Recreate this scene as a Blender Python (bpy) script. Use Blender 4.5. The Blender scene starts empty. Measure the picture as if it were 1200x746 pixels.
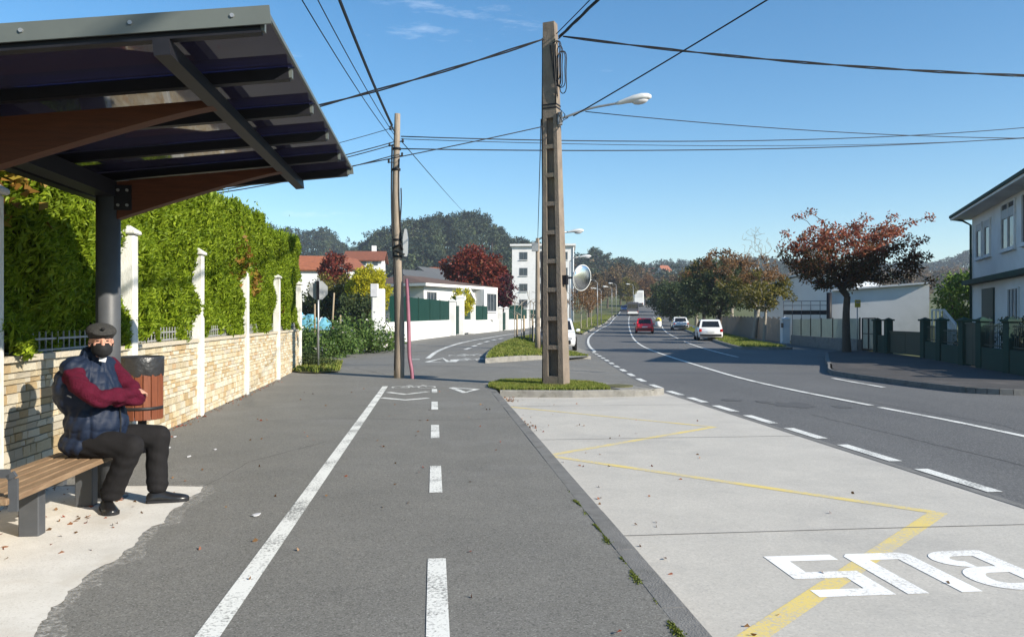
import bpy, bmesh, math, random
import numpy as np
from mathutils import Vector, Matrix, Euler

SC = bpy.context.scene
COL = SC.collection
R = math.radians
F = 933.0          # focal length in pixels of the 1200 px wide photograph (28 mm lens)
EYE = 1.45         # camera height above the footpath

# ------------------------------------------------------------------ camera
cam_d = bpy.data.cameras.new('camera')
cam_d.sensor_width = 36.0
cam_d.lens = 28.0
cam_d.clip_end = 4000
cam = bpy.data.objects.new('camera', cam_d)
cam.location = (0, 0, EYE)
cam.rotation_euler = (R(90), 0, 0)
COL.objects.link(cam)
SC.camera = cam

# ------------------------------------------------------------------ sky, sun, exposure
SUN_H = Vector((0.84, -0.54, 0)).normalized()     # towards the sun, horizontally
SUN_EL = R(27)
world = bpy.data.worlds.new('World')
SC.world = world
world.use_nodes = True
wn, wl = world.node_tree.nodes, world.node_tree.links
bg = wn['Background']
sky = wn.new('ShaderNodeTexSky')
sky.sky_type = 'NISHITA'
sky.sun_disc = False
sky.sun_elevation = SUN_EL
sky.sun_rotation = math.atan2(SUN_H.x, SUN_H.y)
sky.air_density = 1.0
sky.dust_density = 0.0
sky.ozone_density = 2.2
# a few thin wisps of cloud
tc = wn.new('ShaderNodeTexCoord')
mp = wn.new('ShaderNodeMapping'); mp.inputs['Scale'].default_value = (2.2, 2.2, 11.0)
nz = wn.new('ShaderNodeTexNoise'); nz.inputs['Scale'].default_value = 1.6; nz.inputs['Detail'].default_value = 7; nz.inputs['Roughness'].default_value = 0.62
rp = wn.new('ShaderNodeValToRGB'); rp.color_ramp.elements[0].position = 0.64; rp.color_ramp.elements[1].position = 0.86
rp.color_ramp.elements[0].color = (0, 0, 0, 1); rp.color_ramp.elements[1].color = (0.5, 0.5, 0.5, 1)
mxw = wn.new('ShaderNodeMix'); mxw.data_type = 'RGBA'; mxw.inputs['B'].default_value = (9.0, 9.3, 9.8, 1)
wl.new(tc.outputs['Generated'], mp.inputs['Vector']); wl.new(mp.outputs[0], nz.inputs['Vector'])
wl.new(nz.outputs['Fac'], rp.inputs['Fac']); wl.new(rp.outputs['Color'], mxw.inputs['Factor'])
hs_ = wn.new('ShaderNodeHueSaturation'); hs_.inputs['Saturation'].default_value = 1.30; hs_.inputs['Hue'].default_value = 0.497
wl.new(sky.outputs['Color'], hs_.inputs['Color']); wl.new(hs_.outputs['Color'], mxw.inputs['A']); wl.new(mxw.outputs['Result'], bg.inputs['Color'])
bg.inputs['Strength'].default_value = 0.098

sun_d = bpy.data.lights.new('sun', 'SUN')
sun_d.energy = 5.0
sun_d.angle = R(0.53)
sun_d.color = (1.0, 0.92, 0.79)
sun = bpy.data.objects.new('sun', sun_d)
sdir = Vector((SUN_H.x * math.cos(SUN_EL), SUN_H.y * math.cos(SUN_EL), math.sin(SUN_EL)))
sun.rotation_euler = (-sdir).to_track_quat('-Z', 'Y').to_euler()
sun.location = sdir * 50
COL.objects.link(sun)

SC.view_settings.view_transform = 'Standard'
SC.view_settings.look = 'None'
SC.view_settings.gamma = 1.0
SC.view_settings.use_curve_mapping = False
SC.view_settings.exposure = 0.85
SC.render.engine = 'CYCLES'
SC.cycles.max_bounces = 8
SC.cycles.transparent_max_bounces = 24
SC.cycles.volume_bounces = 0

rnd = random.Random(7)
nrg = np.random.default_rng(7)

# ------------------------------------------------------------------ materials
MATS = {}
def new_mat(name):
    m = bpy.data.materials.new(name); m.use_nodes = True
    MATS[name] = m
    nt = m.node_tree
    b = nt.nodes['Principled BSDF']
    return m, nt, nt.nodes, nt.links, b

def ramp(nodes, cols, pos=None):
    r = nodes.new('ShaderNodeValToRGB')
    els = r.color_ramp.elements
    n = len(cols)
    while len(els) < n: els.new(0.5)
    for i, c in enumerate(cols):
        els[i].position = pos[i] if pos else i / max(1, n - 1)
        els[i].color = (*c, 1)
    return r

def pm(name, c1, c2=None, scale=6.0, rough=0.8, bump=0.0, bscale=None, detail=6, spec=0.3, metal=0.0,
       speck=None, sscale=120, stain=None, stscale=1.3, stretch=None, coat=0.0, agg=0.0, aggs=150):
    """procedural material: colour noise between c1 and c2, optional fine speckle, broad stains and bump"""
    m, nt, N, L, b = new_mat(name)
    if c2 is None: c2 = tuple(x * 0.82 for x in c1)
    tcn = N.new('ShaderNodeTexCoord')
    vec = tcn.outputs['Object']
    if stretch:
        mpn = N.new('ShaderNodeMapping'); mpn.inputs['Scale'].default_value = stretch
        L.new(vec, mpn.inputs['Vector']); vec = mpn.outputs[0]
    n1 = N.new('ShaderNodeTexNoise'); n1.inputs['Scale'].default_value = scale; n1.inputs['Detail'].default_value = detail
    n1.inputs['Roughness'].default_value = 0.65
    L.new(vec, n1.inputs['Vector'])
    r1 = ramp(N, [c1, c2], [0.3, 0.7]); L.new(n1.outputs['Fac'], r1.inputs['Fac'])
    out = r1.outputs['Color']
    if stain:
        n2 = N.new('ShaderNodeTexNoise'); n2.inputs['Scale'].default_value = stscale; n2.inputs['Detail'].default_value = 5
        n2.inputs['Roughness'].default_value = 0.7
        L.new(vec, n2.inputs['Vector'])
        r2 = ramp(N, [(0, 0, 0), (1, 1, 1)], [0.52, 0.72]); L.new(n2.outputs['Fac'], r2.inputs['Fac'])
        mx = N.new('ShaderNodeMix'); mx.data_type = 'RGBA'; mx.inputs['B'].default_value = (*stain, 1)
        L.new(r2.outputs['Color'], mx.inputs['Factor']); L.new(out, mx.inputs['A']); out = mx.outputs['Result']
    if speck:
        n3 = N.new('ShaderNodeTexNoise'); n3.inputs['Scale'].default_value = sscale; n3.inputs['Detail'].default_value = 2
        L.new(vec, n3.inputs['Vector'])
        r3 = ramp(N, [(0, 0, 0), (1, 1, 1)], [0.56, 0.72]); L.new(n3.outputs['Fac'], r3.inputs['Fac'])
        mx = N.new('ShaderNodeMix'); mx.data_type = 'RGBA'; mx.inputs['B'].default_value = (*speck, 1)
        L.new(r3.outputs['Color'], mx.inputs['Factor']); L.new(out, mx.inputs['A']); out = mx.outputs['Result']
    if agg:      # aggregate: every grain its own tone
        vo = N.new('ShaderNodeTexVoronoi'); vo.inputs['Scale'].default_value = aggs; L.new(vec, vo.inputs['Vector'])
        sp = N.new('ShaderNodeSeparateColor'); L.new(vo.outputs['Color'], sp.inputs[0])
        ra = ramp(N, [(1 - agg,) * 3, (1.0,) * 3, (1.0,) * 3, (1 + agg,) * 3], [0, .3, .75, 1]); L.new(sp.outputs[0], ra.inputs['Fac'])
        mx = N.new('ShaderNodeMix'); mx.data_type = 'RGBA'; mx.blend_type = 'MULTIPLY'; mx.inputs['Factor'].default_value = 1.0
        L.new(out, mx.inputs['A']); L.new(ra.outputs['Color'], mx.inputs['B']); out = mx.outputs['Result']
    L.new(out, b.inputs['Base Color'])
    b.inputs['Roughness'].default_value = rough
    b.inputs['Specular IOR Level'].default_value = spec
    b.inputs['Metallic'].default_value = metal
    if coat: b.inputs['Coat Weight'].default_value = coat; b.inputs['Coat Roughness'].default_value = 0.05
    if bump:
        nb = N.new('ShaderNodeTexNoise'); nb.inputs['Scale'].default_value = bscale or scale * 4; nb.inputs['Detail'].default_value = 5
        L.new(vec, nb.inputs['Vector'])
        bp = N.new('ShaderNodeBump'); bp.inputs['Strength'].default_value = bump; bp.inputs['Distance'].default_value = 0.02
        L.new(nb.outputs['Fac'], bp.inputs['Height']); L.new(bp.outputs['Normal'], b.inputs['Normal'])
    return m

def leafm(name, cols, trans=0.35, rough=0.55, pos=None, patch=None, pscale=1.0):
    """leaf material: a colour per leaf island, some light through the leaf"""
    m, nt, N, L, b = new_mat(name)
    g = N.new('ShaderNodeNewGeometry')
    r = ramp(N, cols, pos); L.new(g.outputs['Random Per Island'], r.inputs['Fac'])
    out = r.outputs['Color']
    if patch:
        tcn = N.new('ShaderNodeTexCoord'); n1 = N.new('ShaderNodeTexNoise'); n1.inputs['Scale'].default_value = pscale; n1.inputs['Detail'].default_value = 3
        L.new(tcn.outputs['Object'], n1.inputs['Vector'])
        r2 = ramp(N, [(0, 0, 0), (1, 1, 1)], [0.5, 0.68]); L.new(n1.outputs['Fac'], r2.inputs['Fac'])
        mx = N.new('ShaderNodeMix'); mx.data_type = 'RGBA'; mx.inputs['B'].default_value = (*patch, 1)
        ml = N.new('ShaderNodeMath'); ml.operation = 'MULTIPLY'; ml.inputs[1].default_value = 0.7
        L.new(r2.outputs['Color'], ml.inputs[0]); L.new(ml.outputs[0], mx.inputs['Factor']); L.new(out, mx.inputs['A']); out = mx.outputs['Result']
    L.new(out, b.inputs['Base Color'])
    b.inputs['Roughness'].default_value = rough; b.inputs['Specular IOR Level'].default_value = 0.25
    t = N.new('ShaderNodeBsdfTranslucent'); L.new(out, t.inputs['Color'])
    mxs = N.new('ShaderNodeMixShader'); mxs.inputs[0].default_value = trans
    L.new(b.outputs[0], mxs.inputs[1]); L.new(t.outputs[0], mxs.inputs[2])
    L.new(mxs.outputs[0], N['Material Output'].inputs['Surface'])
    return m

def paintm(name, col, under, wear=0.5):
    """road paint worn through to what lies under it"""
    m, nt, N, L, b = new_mat(name)
    tcn = N.new('ShaderNodeTexCoord')
    n1 = N.new('ShaderNodeTexNoise'); n1.inputs['Scale'].default_value = 55; n1.inputs['Detail'].default_value = 6; n1.inputs['Roughness'].default_value = 0.7
    n2 = N.new('ShaderNodeTexNoise'); n2.inputs['Scale'].default_value = 2.2; n2.inputs['Detail'].default_value = 4
    L.new(tcn.outputs['Object'], n1.inputs['Vector']); L.new(tcn.outputs['Object'], n2.inputs['Vector'])
    ad = N.new('ShaderNodeMath'); ad.operation = 'MULTIPLY_ADD'; ad.inputs[1].default_value = 0.55
    L.new(n2.outputs['Fac'], ad.inputs[0]); L.new(n1.outputs['Fac'], ad.inputs[2])
    r = ramp(N, [(0, 0, 0), (1, 1, 1)], [0.92 - 0.25 * wear, 1.08 - 0.25 * wear]); L.new(ad.outputs[0], r.inputs['Fac'])
    mx = N.new('ShaderNodeMix'); mx.data_type = 'RGBA'; mx.inputs['A'].default_value = (*col, 1); mx.inputs['B'].default_value = (*under, 1)
    L.new(r.outputs['Color'], mx.inputs['Factor']); L.new(mx.outputs['Result'], b.inputs['Base Color'])
    b.inputs['Roughness'].default_value = 0.75; b.inputs['Specular IOR Level'].default_value = 0.25
    return m

def glassm(name, tint, rough=0.03, spec=0.5):
    m, nt, N, L, b = new_mat(name)
    b.inputs['Base Color'].default_value = (*tint, 1); b.inputs['Roughness'].default_value = rough
    b.inputs['Specular IOR Level'].default_value = spec
    n1 = N.new('ShaderNodeTexNoise'); n1.inputs['Scale'].default_value = 3
    tcn = N.new('ShaderNodeTexCoord'); L.new(tcn.outputs['Object'], n1.inputs['Vector'])
    r = ramp(N, [tuple(x * .6 for x in tint), tuple(min(1, x * 1.5) for x in tint)]); L.new(n1.outputs['Fac'], r.inputs['Fac'])
    L.new(r.outputs['Color'], b.inputs['Base Color'])
    return m

def seethrough(name, tint, gloss_rough=0.05, ior=1.5, veil=None, veil_f=0.0):
    """thin tinted sheet: tinted transmission, fresnel reflection, optional opaque fraction"""
    m, nt, N, L, b = new_mat(name)
    tr = N.new('ShaderNodeBsdfTransparent')
    tcn = N.new('ShaderNodeTexCoord'); n1 = N.new('ShaderNodeTexNoise'); n1.inputs['Scale'].default_value = 2.0; n1.inputs['Detail'].default_value = 4
    L.new(tcn.outputs['Object'], n1.inputs['Vector'])
    r = ramp(N, [tint, tuple(x * .75 for x in tint)]); L.new(n1.outputs['Fac'], r.inputs['Fac']); L.new(r.outputs['Color'], tr.inputs['Color'])
    base = tr.outputs[0]
    if veil:
        df = N.new('ShaderNodeBsdfDiffuse'); df.inputs['Color'].default_value = (*veil, 1)
        mv = N.new('ShaderNodeMixShader'); mv.inputs[0].default_value = veil_f
        L.new(base, mv.inputs[1]); L.new(df.outputs[0], mv.inputs[2]); base = mv.outputs[0]
    gl = N.new('ShaderNodeBsdfGlossy'); gl.inputs['Roughness'].default_value = gloss_rough
    fr = N.new('ShaderNodeFresnel'); fr.inputs['IOR'].default_value = ior
    mx = N.new('ShaderNodeMixShader')
    L.new(fr.outputs[0], mx.inputs[0]); L.new(base, mx.inputs[1]); L.new(gl.outputs[0], mx.inputs[2])
    L.new(mx.outputs[0], N['Material Output'].inputs['Surface'])
    return m

# surfaces
ASPH = (0.088, 0.089, 0.090)
pm('asphalt', (0.140, 0.136, 0.123), (0.174, 0.168, 0.151), scale=1.1, rough=0.9, bump=0.22, bscale=240, agg=0.38, aggs=110, speck=(0.28, 0.275, 0.26), sscale=115, stain=(0.19, 0.185, 0.172), stscale=0.5)
pm('road_asphalt', (0.096, 0.0965, 0.096), (0.124, 0.124, 0.122), scale=0.5, rough=0.88, bump=0.2, bscale=200, agg=0.3, aggs=100, speck=(0.21, 0.21, 0.21), sscale=90, stain=(0.085, 0.086, 0.088), stscale=0.16, stretch=(1, 0.35, 1))
pm('dark_patch', (0.085, 0.086, 0.088), (0.105, 0.106, 0.108), scale=4, rough=0.9, bump=0.5, bscale=120)
pm('concrete', (0.49, 0.465, 0.415), (0.42, 0.40, 0.36), scale=1.4, rough=0.9, bump=0.07, bscale=120, agg=0.10, aggs=70, speck=(0.36, 0.345, 0.32), sscale=75, stain=(0.37, 0.355, 0.325), stscale=0.55)
pm('pad_concrete', (0.66, 0.635, 0.585), (0.54, 0.515, 0.465), scale=3.5, rough=0.95, bump=0.12, bscale=90, speck=(0.50, 0.47, 0.42), sscale=60, stain=(0.46, 0.41, 0.34), stscale=0.9)
pm('kerb_concrete', (0.27, 0.26, 0.235), (0.19, 0.18, 0.165), scale=5, rough=0.92, bump=0.4, bscale=60, stain=(0.13, 0.125, 0.105), stscale=3.0)
pm('kerb_grey', (0.20, 0.196, 0.186), (0.145, 0.142, 0.136), scale=7, rough=0.92, bump=0.4, bscale=80, stain=(0.10, 0.10, 0.09), stscale=2.0)
pm('pavement', (0.070, 0.066, 0.064), (0.055, 0.052, 0.051), scale=2, rough=0.92, bump=0.3, bscale=70, stain=(0.11, 0.10, 0.095), stscale=0.7)
pm('soil', (0.12, 0.115, 0.05), (0.085, 0.085, 0.035), scale=2.2, rough=1.0, bump=0.5, bscale=20)
pm('meadow', (0.075, 0.10, 0.028), (0.10, 0.095, 0.035), scale=0.25, rough=1.0, bump=0.4, bscale=6)
pm('crack_dark', (0.075, 0.074, 0.071), (0.10, 0.099, 0.095), scale=20, rough=1)
paintm('white_paint', (0.70, 0.70, 0.66), (0.17, 0.17, 0.16), 0.6)
paintm('white_paint_bay', (0.80, 0.80, 0.78), (0.50, 0.48, 0.44), 0.66)
paintm('yellow_paint', (0.66, 0.52, 0.17), (0.47, 0.43, 0.34), 0.85)
# a film of pale dust, broken up by noise
m_, nt_, N_, L_, b_ = new_mat('dust_film')
b_.inputs['Base Color'].default_value = (0.52, 0.50, 0.46, 1); b_.inputs['Roughness'].default_value = 1.0; b_.inputs['Specular IOR Level'].default_value = 0.1
t1_ = N_.new('ShaderNodeTexCoord'); n1_ = N_.new('ShaderNodeTexNoise'); n1_.inputs['Scale'].default_value = 26; n1_.inputs['Detail'].default_value = 8; n1_.inputs['Roughness'].default_value = 0.75
L_.new(t1_.outputs['Object'], n1_.inputs['Vector']); r1_ = ramp(N_, [(0, 0, 0), (0.75, 0.75, 0.75)], [0.46, 0.66]); L_.new(n1_.outputs['Fac'], r1_.inputs['Fac'])
tr_ = N_.new('ShaderNodeBsdfTransparent'); mx_ = N_.new('ShaderNodeMixShader'); L_.new(r1_.outputs['Color'], mx_.inputs[0]); L_.new(tr_.outputs[0], mx_.inputs[1]); L_.new(b_.outputs[0], mx_.inputs[2])
L_.new(mx_.outputs[0], N_['Material Output'].inputs['Surface'])
# shelter and furniture
pm('dark_steel', (0.010, 0.010, 0.013), (0.014, 0.014, 0.018), scale=12, rough=0.5, spec=0.2)
pm('grey_steel', (0.070, 0.074, 0.080), (0.055, 0.058, 0.064), scale=8, rough=0.5, spec=0.4, bump=0.05)
pm('trim_metal', (0.105, 0.118, 0.108), (0.085, 0.096, 0.09), scale=3, rough=0.45, spec=0.45)
pm('glulam', (0.085, 0.025, 0.009), (0.052, 0.015, 0.006), scale=3, rough=0.6, stretch=(1.5, 14, 14), bump=0.1)
pm('bench_wood', (0.30, 0.205, 0.125), (0.175, 0.11, 0.062), scale=2.6, rough=0.62, stretch=(16, 1.4, 16), bump=0.2, bscale=30, stain=(0.17, 0.105, 0.06), stscale=1.6)
pm('bin_wood', (0.185, 0.056, 0.024), (0.115, 0.034, 0.016), scale=3, rough=0.55, stretch=(14, 14, 1.6), bump=0.1)
pm('bin_bag', (0.018, 0.018, 0.020), (0.03, 0.03, 0.032), scale=14, rough=0.32, spec=0.55, bump=0.7, bscale=16)
seethrough('smoked_panel', (0.23, 0.22, 0.40), 0.04, 1.5, (0.075, 0.068, 0.135), 0.45)
# person
pm('skin', (0.50, 0.27, 0.19), (0.42, 0.21, 0.15), scale=18, rough=0.55)
pm('vest_navy', (0.0065, 0.013, 0.032), (0.008, 0.016, 0.037), scale=16, rough=0.62, bump=0.2, bscale=30, spec=0.28)
pm('jumper', (0.080, 0.006, 0.020), (0.055, 0.004, 0.014), scale=30, rough=0.9, bump=0.5, bscale=90, spec=0.15)
pm('trousers', (0.009, 0.0085, 0.009), (0.013, 0.012, 0.013), scale=20, rough=0.85, bump=0.15, bscale=30, spec=0.2)
pm('shoe_leather', (0.010, 0.010, 0.011), (0.016, 0.016, 0.017), scale=20, rough=0.3, spec=0.5)
pm('cap_wool', (0.022, 0.022, 0.022), (0.048, 0.047, 0.044), scale=70, rough=0.95, bump=0.4, bscale=120)
pm('mask_cloth', (0.010, 0.010, 0.011), (0.016, 0.016, 0.017), scale=60, rough=0.8)
pm('shirt', (0.55, 0.55, 0.57), None, rough=0.8)
pm('eye_dark', (0.02, 0.015, 0.012), None, rough=0.2)
# masonry
pm('stone_cream', (0.56, 0.475, 0.325), (0.45, 0.37, 0.24), scale=9, rough=0.9, bump=0.6, bscale=38)
pm('stone_pale', (0.62, 0.56, 0.44), (0.51, 0.46, 0.35), scale=9, rough=0.9, bump=0.6, bscale=38)
pm('stone_ochre', (0.48, 0.36, 0.20), (0.38, 0.275, 0.15), scale=9, rough=0.9, bump=0.6, bscale=38)
pm('stone_rust', (0.42, 0.27, 0.155), (0.46, 0.36, 0.22), scale=9, rough=0.9, bump=0.6, bscale=38)
pm('stone_grey', (0.42, 0.38, 0.31), (0.50, 0.43, 0.31), scale=9, rough=0.9, bump=0.6, bscale=38)
pm('mortar', (0.52, 0.44, 0.315), (0.43, 0.36, 0.25), scale=16, rough=1, bump=0.5, bscale=60)
pm('white_render', (0.72, 0.715, 0.69), (0.64, 0.635, 0.61), scale=1.2, rough=0.9, bump=0.12, bscale=30, stain=(0.58, 0.57, 0.53), stscale=0.8)
pm('post_white', (0.66, 0.655, 0.62), (0.55, 0.54, 0.50), scale=6, rough=0.9, bump=0.3, bscale=40, stain=(0.36, 0.35, 0.30), stscale=2.6, stretch=(3, 3, .7))
pm('rail_white', (0.30, 0.30, 0.30), None, rough=0.5)
pm('pale_render', (0.62, 0.63, 0.64), (0.55, 0.56, 0.57), scale=0.6, rough=0.9, stain=(0.48, 0.49, 0.49), stscale=0.4)
pm('house_white', (0.66, 0.665, 0.67), (0.58, 0.585, 0.59), scale=0.9, rough=0.9, bump=0.1, bscale=30, stain=(0.54, 0.54, 0.54), stscale=0.7)
pm('pole_concrete', (0.235, 0.19, 0.15), (0.14, 0.115, 0.095), scale=3.5, rough=0.95, bump=0.5, bscale=30, stain=(0.21, 0.19, 0.13), stscale=0.8)
pm('pole_wood', (0.34, 0.28, 0.22), (0.17, 0.14, 0.11), scale=4, rough=0.9, stretch=(9, 9, 0.7), bump=0.5, bscale=14)
pm('pink_plastic', (0.31, 0.125, 0.165), (0.22, 0.085, 0.12), scale=5, rough=0.6)
pm('galvanised', (0.33, 0.34, 0.35), (0.25, 0.26, 0.27), scale=12, rough=0.45, metal=0.5, spec=0.4)
pm('sign_back', (0.40, 0.415, 0.42), (0.34, 0.35, 0.36), scale=5, rough=0.5, spec=0.4)
pm('lamp_body', (0.62, 0.63, 0.63), (0.54, 0.55, 0.55), scale=6, rough=0.4)
pm('black_cable', (0.012, 0.012, 0.014), None, rough=0.6)
pm('green_paint', (0.005, 0.028, 0.020), (0.007, 0.034, 0.025), scale=6, rough=0.55, stain=(0.006, 0.02, 0.015), stscale=1.2)
pm('green_wall', (0.010, 0.045, 0.032), (0.008, 0.036, 0.026), scale=3, rough=0.8, stain=(0.014, 0.03, 0.024), stscale=1.0)
seethrough('green_mesh', (0.35, 0.46, 0.42), 0.5, 1.03, (0.008, 0.060, 0.046), 0.48)
seethrough('wire_mesh', (0.75, 0.8, 0.78), 0.5, 1.05, (0.10, 0.17, 0.15), 0.22)
pm('rust_tile', (0.24, 0.085, 0.048), (0.15, 0.06, 0.038), scale=2.5, rough=0.85, bump=0.5, bscale=8)
pm('brown_roof', (0.135, 0.088, 0.068), (0.10, 0.066, 0.052), scale=3, rough=0.9, bump=0.4, bscale=12)
pm('orange_tile', (0.34, 0.115, 0.055), (0.20, 0.075, 0.042), scale=2.5, rough=0.85, bump=0.5, bscale=8)
pm('slate_roof', (0.10, 0.105, 0.11), (0.08, 0.085, 0.09), scale=2, rough=0.7)
pm('shutter', (0.17, 0.18, 0.19), (0.14, 0.15, 0.16), scale=3, rough=0.5)
pm('blind', (0.42, 0.43, 0.44), None, rough=0.6)
glassm('window_glass', (0.035, 0.045, 0.055))
glassm('car_glass', (0.012, 0.014, 0.017), 0.04)
def carpaint(name, c): pm(name, c, tuple(x * .96 for x in c), scale=3, rough=0.28, spec=0.5, coat=0.7)
carpaint('paint_white', (0.72, 0.73, 0.74)); carpaint('paint_red', (0.80, 0.014, 0.03)); carpaint('paint_blue', (0.10, 0.17, 0.36))
carpaint('paint_dark', (0.035, 0.035, 0.055))
pm('tyre', (0.014, 0.014, 0.014), None, rough=0.85)
pm('rim', (0.36, 0.37, 0.38), None, rough=0.35, metal=0.7)
pm('tail_red', (0.42, 0.012, 0.012), None, rough=0.2, spec=0.5)
pm('plate_white', (0.70, 0.70, 0.68), None, rough=0.5)
pm('black_plastic', (0.018, 0.018, 0.02), None, rough=0.5)
pm('yellow_plastic', (0.62, 0.50, 0.06), None, rough=0.5)
pm('teal_plastic', (0.16, 0.40, 0.48), (0.10, 0.28, 0.36), scale=3, rough=0.4)
pm('bark', (0.10, 0.078, 0.060), (0.060, 0.048, 0.038), scale=7, rough=0.95, stretch=(4, 4, 1), bump=0.6, bscale=18)
pm('bark_pale', (0.33, 0.30, 0.25), (0.21, 0.185, 0.15), scale=7, rough=0.95, stretch=(4, 4, 1), bump=0.4, bscale=18)
pm('stake_wood', (0.34, 0.27, 0.18), (0.24, 0.185, 0.12), scale=6, rough=0.85, stretch=(6, 6, 1))
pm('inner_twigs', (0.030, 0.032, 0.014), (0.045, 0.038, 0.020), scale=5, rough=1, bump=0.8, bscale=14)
# foliage
leafm('leaf_hedge', [(0.095, 0.155, 0.008), (0.21, 0.30, 0.016), (0.34, 0.43, 0.032)], 0.45, patch=(0.15, 0.215, 0.012), pscale=1.6)
leafm('leaf_hedge_brown', [(0.16, 0.09, 0.02), (0.30, 0.15, 0.03), (0.33, 0.25, 0.04)], 0.4)
leafm('leaf_weed', [(0.05, 0.10, 0.022), (0.10, 0.17, 0.04), (0.16, 0.23, 0.06)], 0.35)
leafm('leaf_dark', [(0.026, 0.044, 0.017), (0.050, 0.074, 0.027), (0.078, 0.105, 0.04)], 0.3)
leafm('leaf_dark_hedge', [(0.015, 0.026, 0.012), (0.028, 0.042, 0.018)], 0.2)
leafm('leaf_yellowgreen', [(0.30, 0.30, 0.015), (0.46, 0.43, 0.02), (0.58, 0.52, 0.04)], 0.42)
leafm('leaf_red', [(0.07, 0.014, 0.012), (0.15, 0.022, 0.018), (0.24, 0.05, 0.03), (0.14, 0.055, 0.02)], 0.3)
leafm('leaf_darkred', [(0.035, 0.008, 0.014), (0.07, 0.012, 0.022), (0.10, 0.02, 0.03)], 0.25)
leafm('leaf_maple', [(0.045, 0.055, 0.020), (0.085, 0.055, 0.020), (0.15, 0.055, 0.024), (0.060, 0.050, 0.018)], 0.35)
leafm('leaf_maple_red', [(0.20, 0.04, 0.024), (0.33, 0.085, 0.05), (0.38, 0.16, 0.09), (0.18, 0.09, 0.03)], 0.42)
leafm('leaf_brown', [(0.10, 0.050, 0.018), (0.19, 0.095, 0.035), (0.24, 0.14, 0.06)], 0.35)
leafm('leaf_olive', [(0.07, 0.075, 0.015), (0.14, 0.13, 0.022), (0.20, 0.16, 0.03)], 0.35)
leafm('leaf_bright', [(0.06, 0.12, 0.018), (0.12, 0.20, 0.03), (0.18, 0.26, 0.05)], 0.4)
leafm('leaf_euc', [(0.014, 0.028, 0.018), (0.028, 0.046, 0.027), (0.048, 0.07, 0.038)], 0.2, patch=(0.085, 0.105, 0.050), pscale=.075)
leafm('leaf_euc_light', [(0.05, 0.072, 0.036), (0.085, 0.115, 0.052), (0.125, 0.155, 0.068)], 0.25, patch=(0.035, 0.055, 0.03), pscale=.09)
leafm('leaf_far_brown', [(0.10, 0.07, 0.04), (0.17, 0.11, 0.06), (0.13, 0.11, 0.05)], 0.25)
leafm('grass_blade', [(0.10, 0.15, 0.022), (0.18, 0.23, 0.036), (0.28, 0.29, 0.07)], 0.4, patch=(0.26, 0.24, 0.07), pscale=2.0)
leafm('fallen', [(0.10, 0.055, 0.025), (0.20, 0.11, 0.05), (0.24, 0.05, 0.03), (0.30, 0.22, 0.13)], 0.1, pos=[0, .5, .8, 1])
leafm('petal', [(0.75, 0.75, 0.70), (0.70, 0.62, 0.60)], 0.3)
leafm('moss', [(0.07, 0.10, 0.016), (0.13, 0.15, 0.025)], 0.2)
def M(n): return MATS[n]

# mirror: a real convex polished disc
m_, nt_, N_, L_, b_ = new_mat('mirror')
b_.inputs['Metallic'].default_value = 1.0; b_.inputs['Base Color'].default_value = (0.74, 0.75, 0.74, 1); b_.inputs['Roughness'].default_value = 0.22

# ------------------------------------------------------------------ helpers
def tag(o, label=None, cat=None, group=None, kind=None):
    if label: o['label'] = label
    if cat: o['category'] = cat
    if group: o['group'] = group
    if kind: o['kind'] = kind
    return o

def thing(name, label, cat, loc=(0, 0, 0), rz=0.0, group=None):
    o = bpy.data.objects.new(name, None)
    o.empty_display_size = 0.2
    o.location = loc; o.rotation_euler = (0, 0, rz)
    COL.objects.link(o)
    return tag(o, label, cat, group)

def link(name, me, mat=None, parent=None, kind=None):
    if mat is not None and not me.materials: me.materials.append(M(mat) if isinstance(mat, str) else mat)
    o = bpy.data.objects.new(name, me)
    COL.objects.link(o)
    if parent is not None: o.parent = parent
    if kind: o['kind'] = kind
    return o

def inv_of(parent):
    """world -> local matrix of a chain of parents"""
    m = Matrix.Identity(4)
    p = parent
    while p is not None:
        m = (Matrix.Translation(p.location) @ Euler(p.rotation_euler).to_matrix().to_4x4() @ Matrix.Diagonal((*p.scale, 1))) @ m
        p = p.parent
    return m.inverted()

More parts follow.
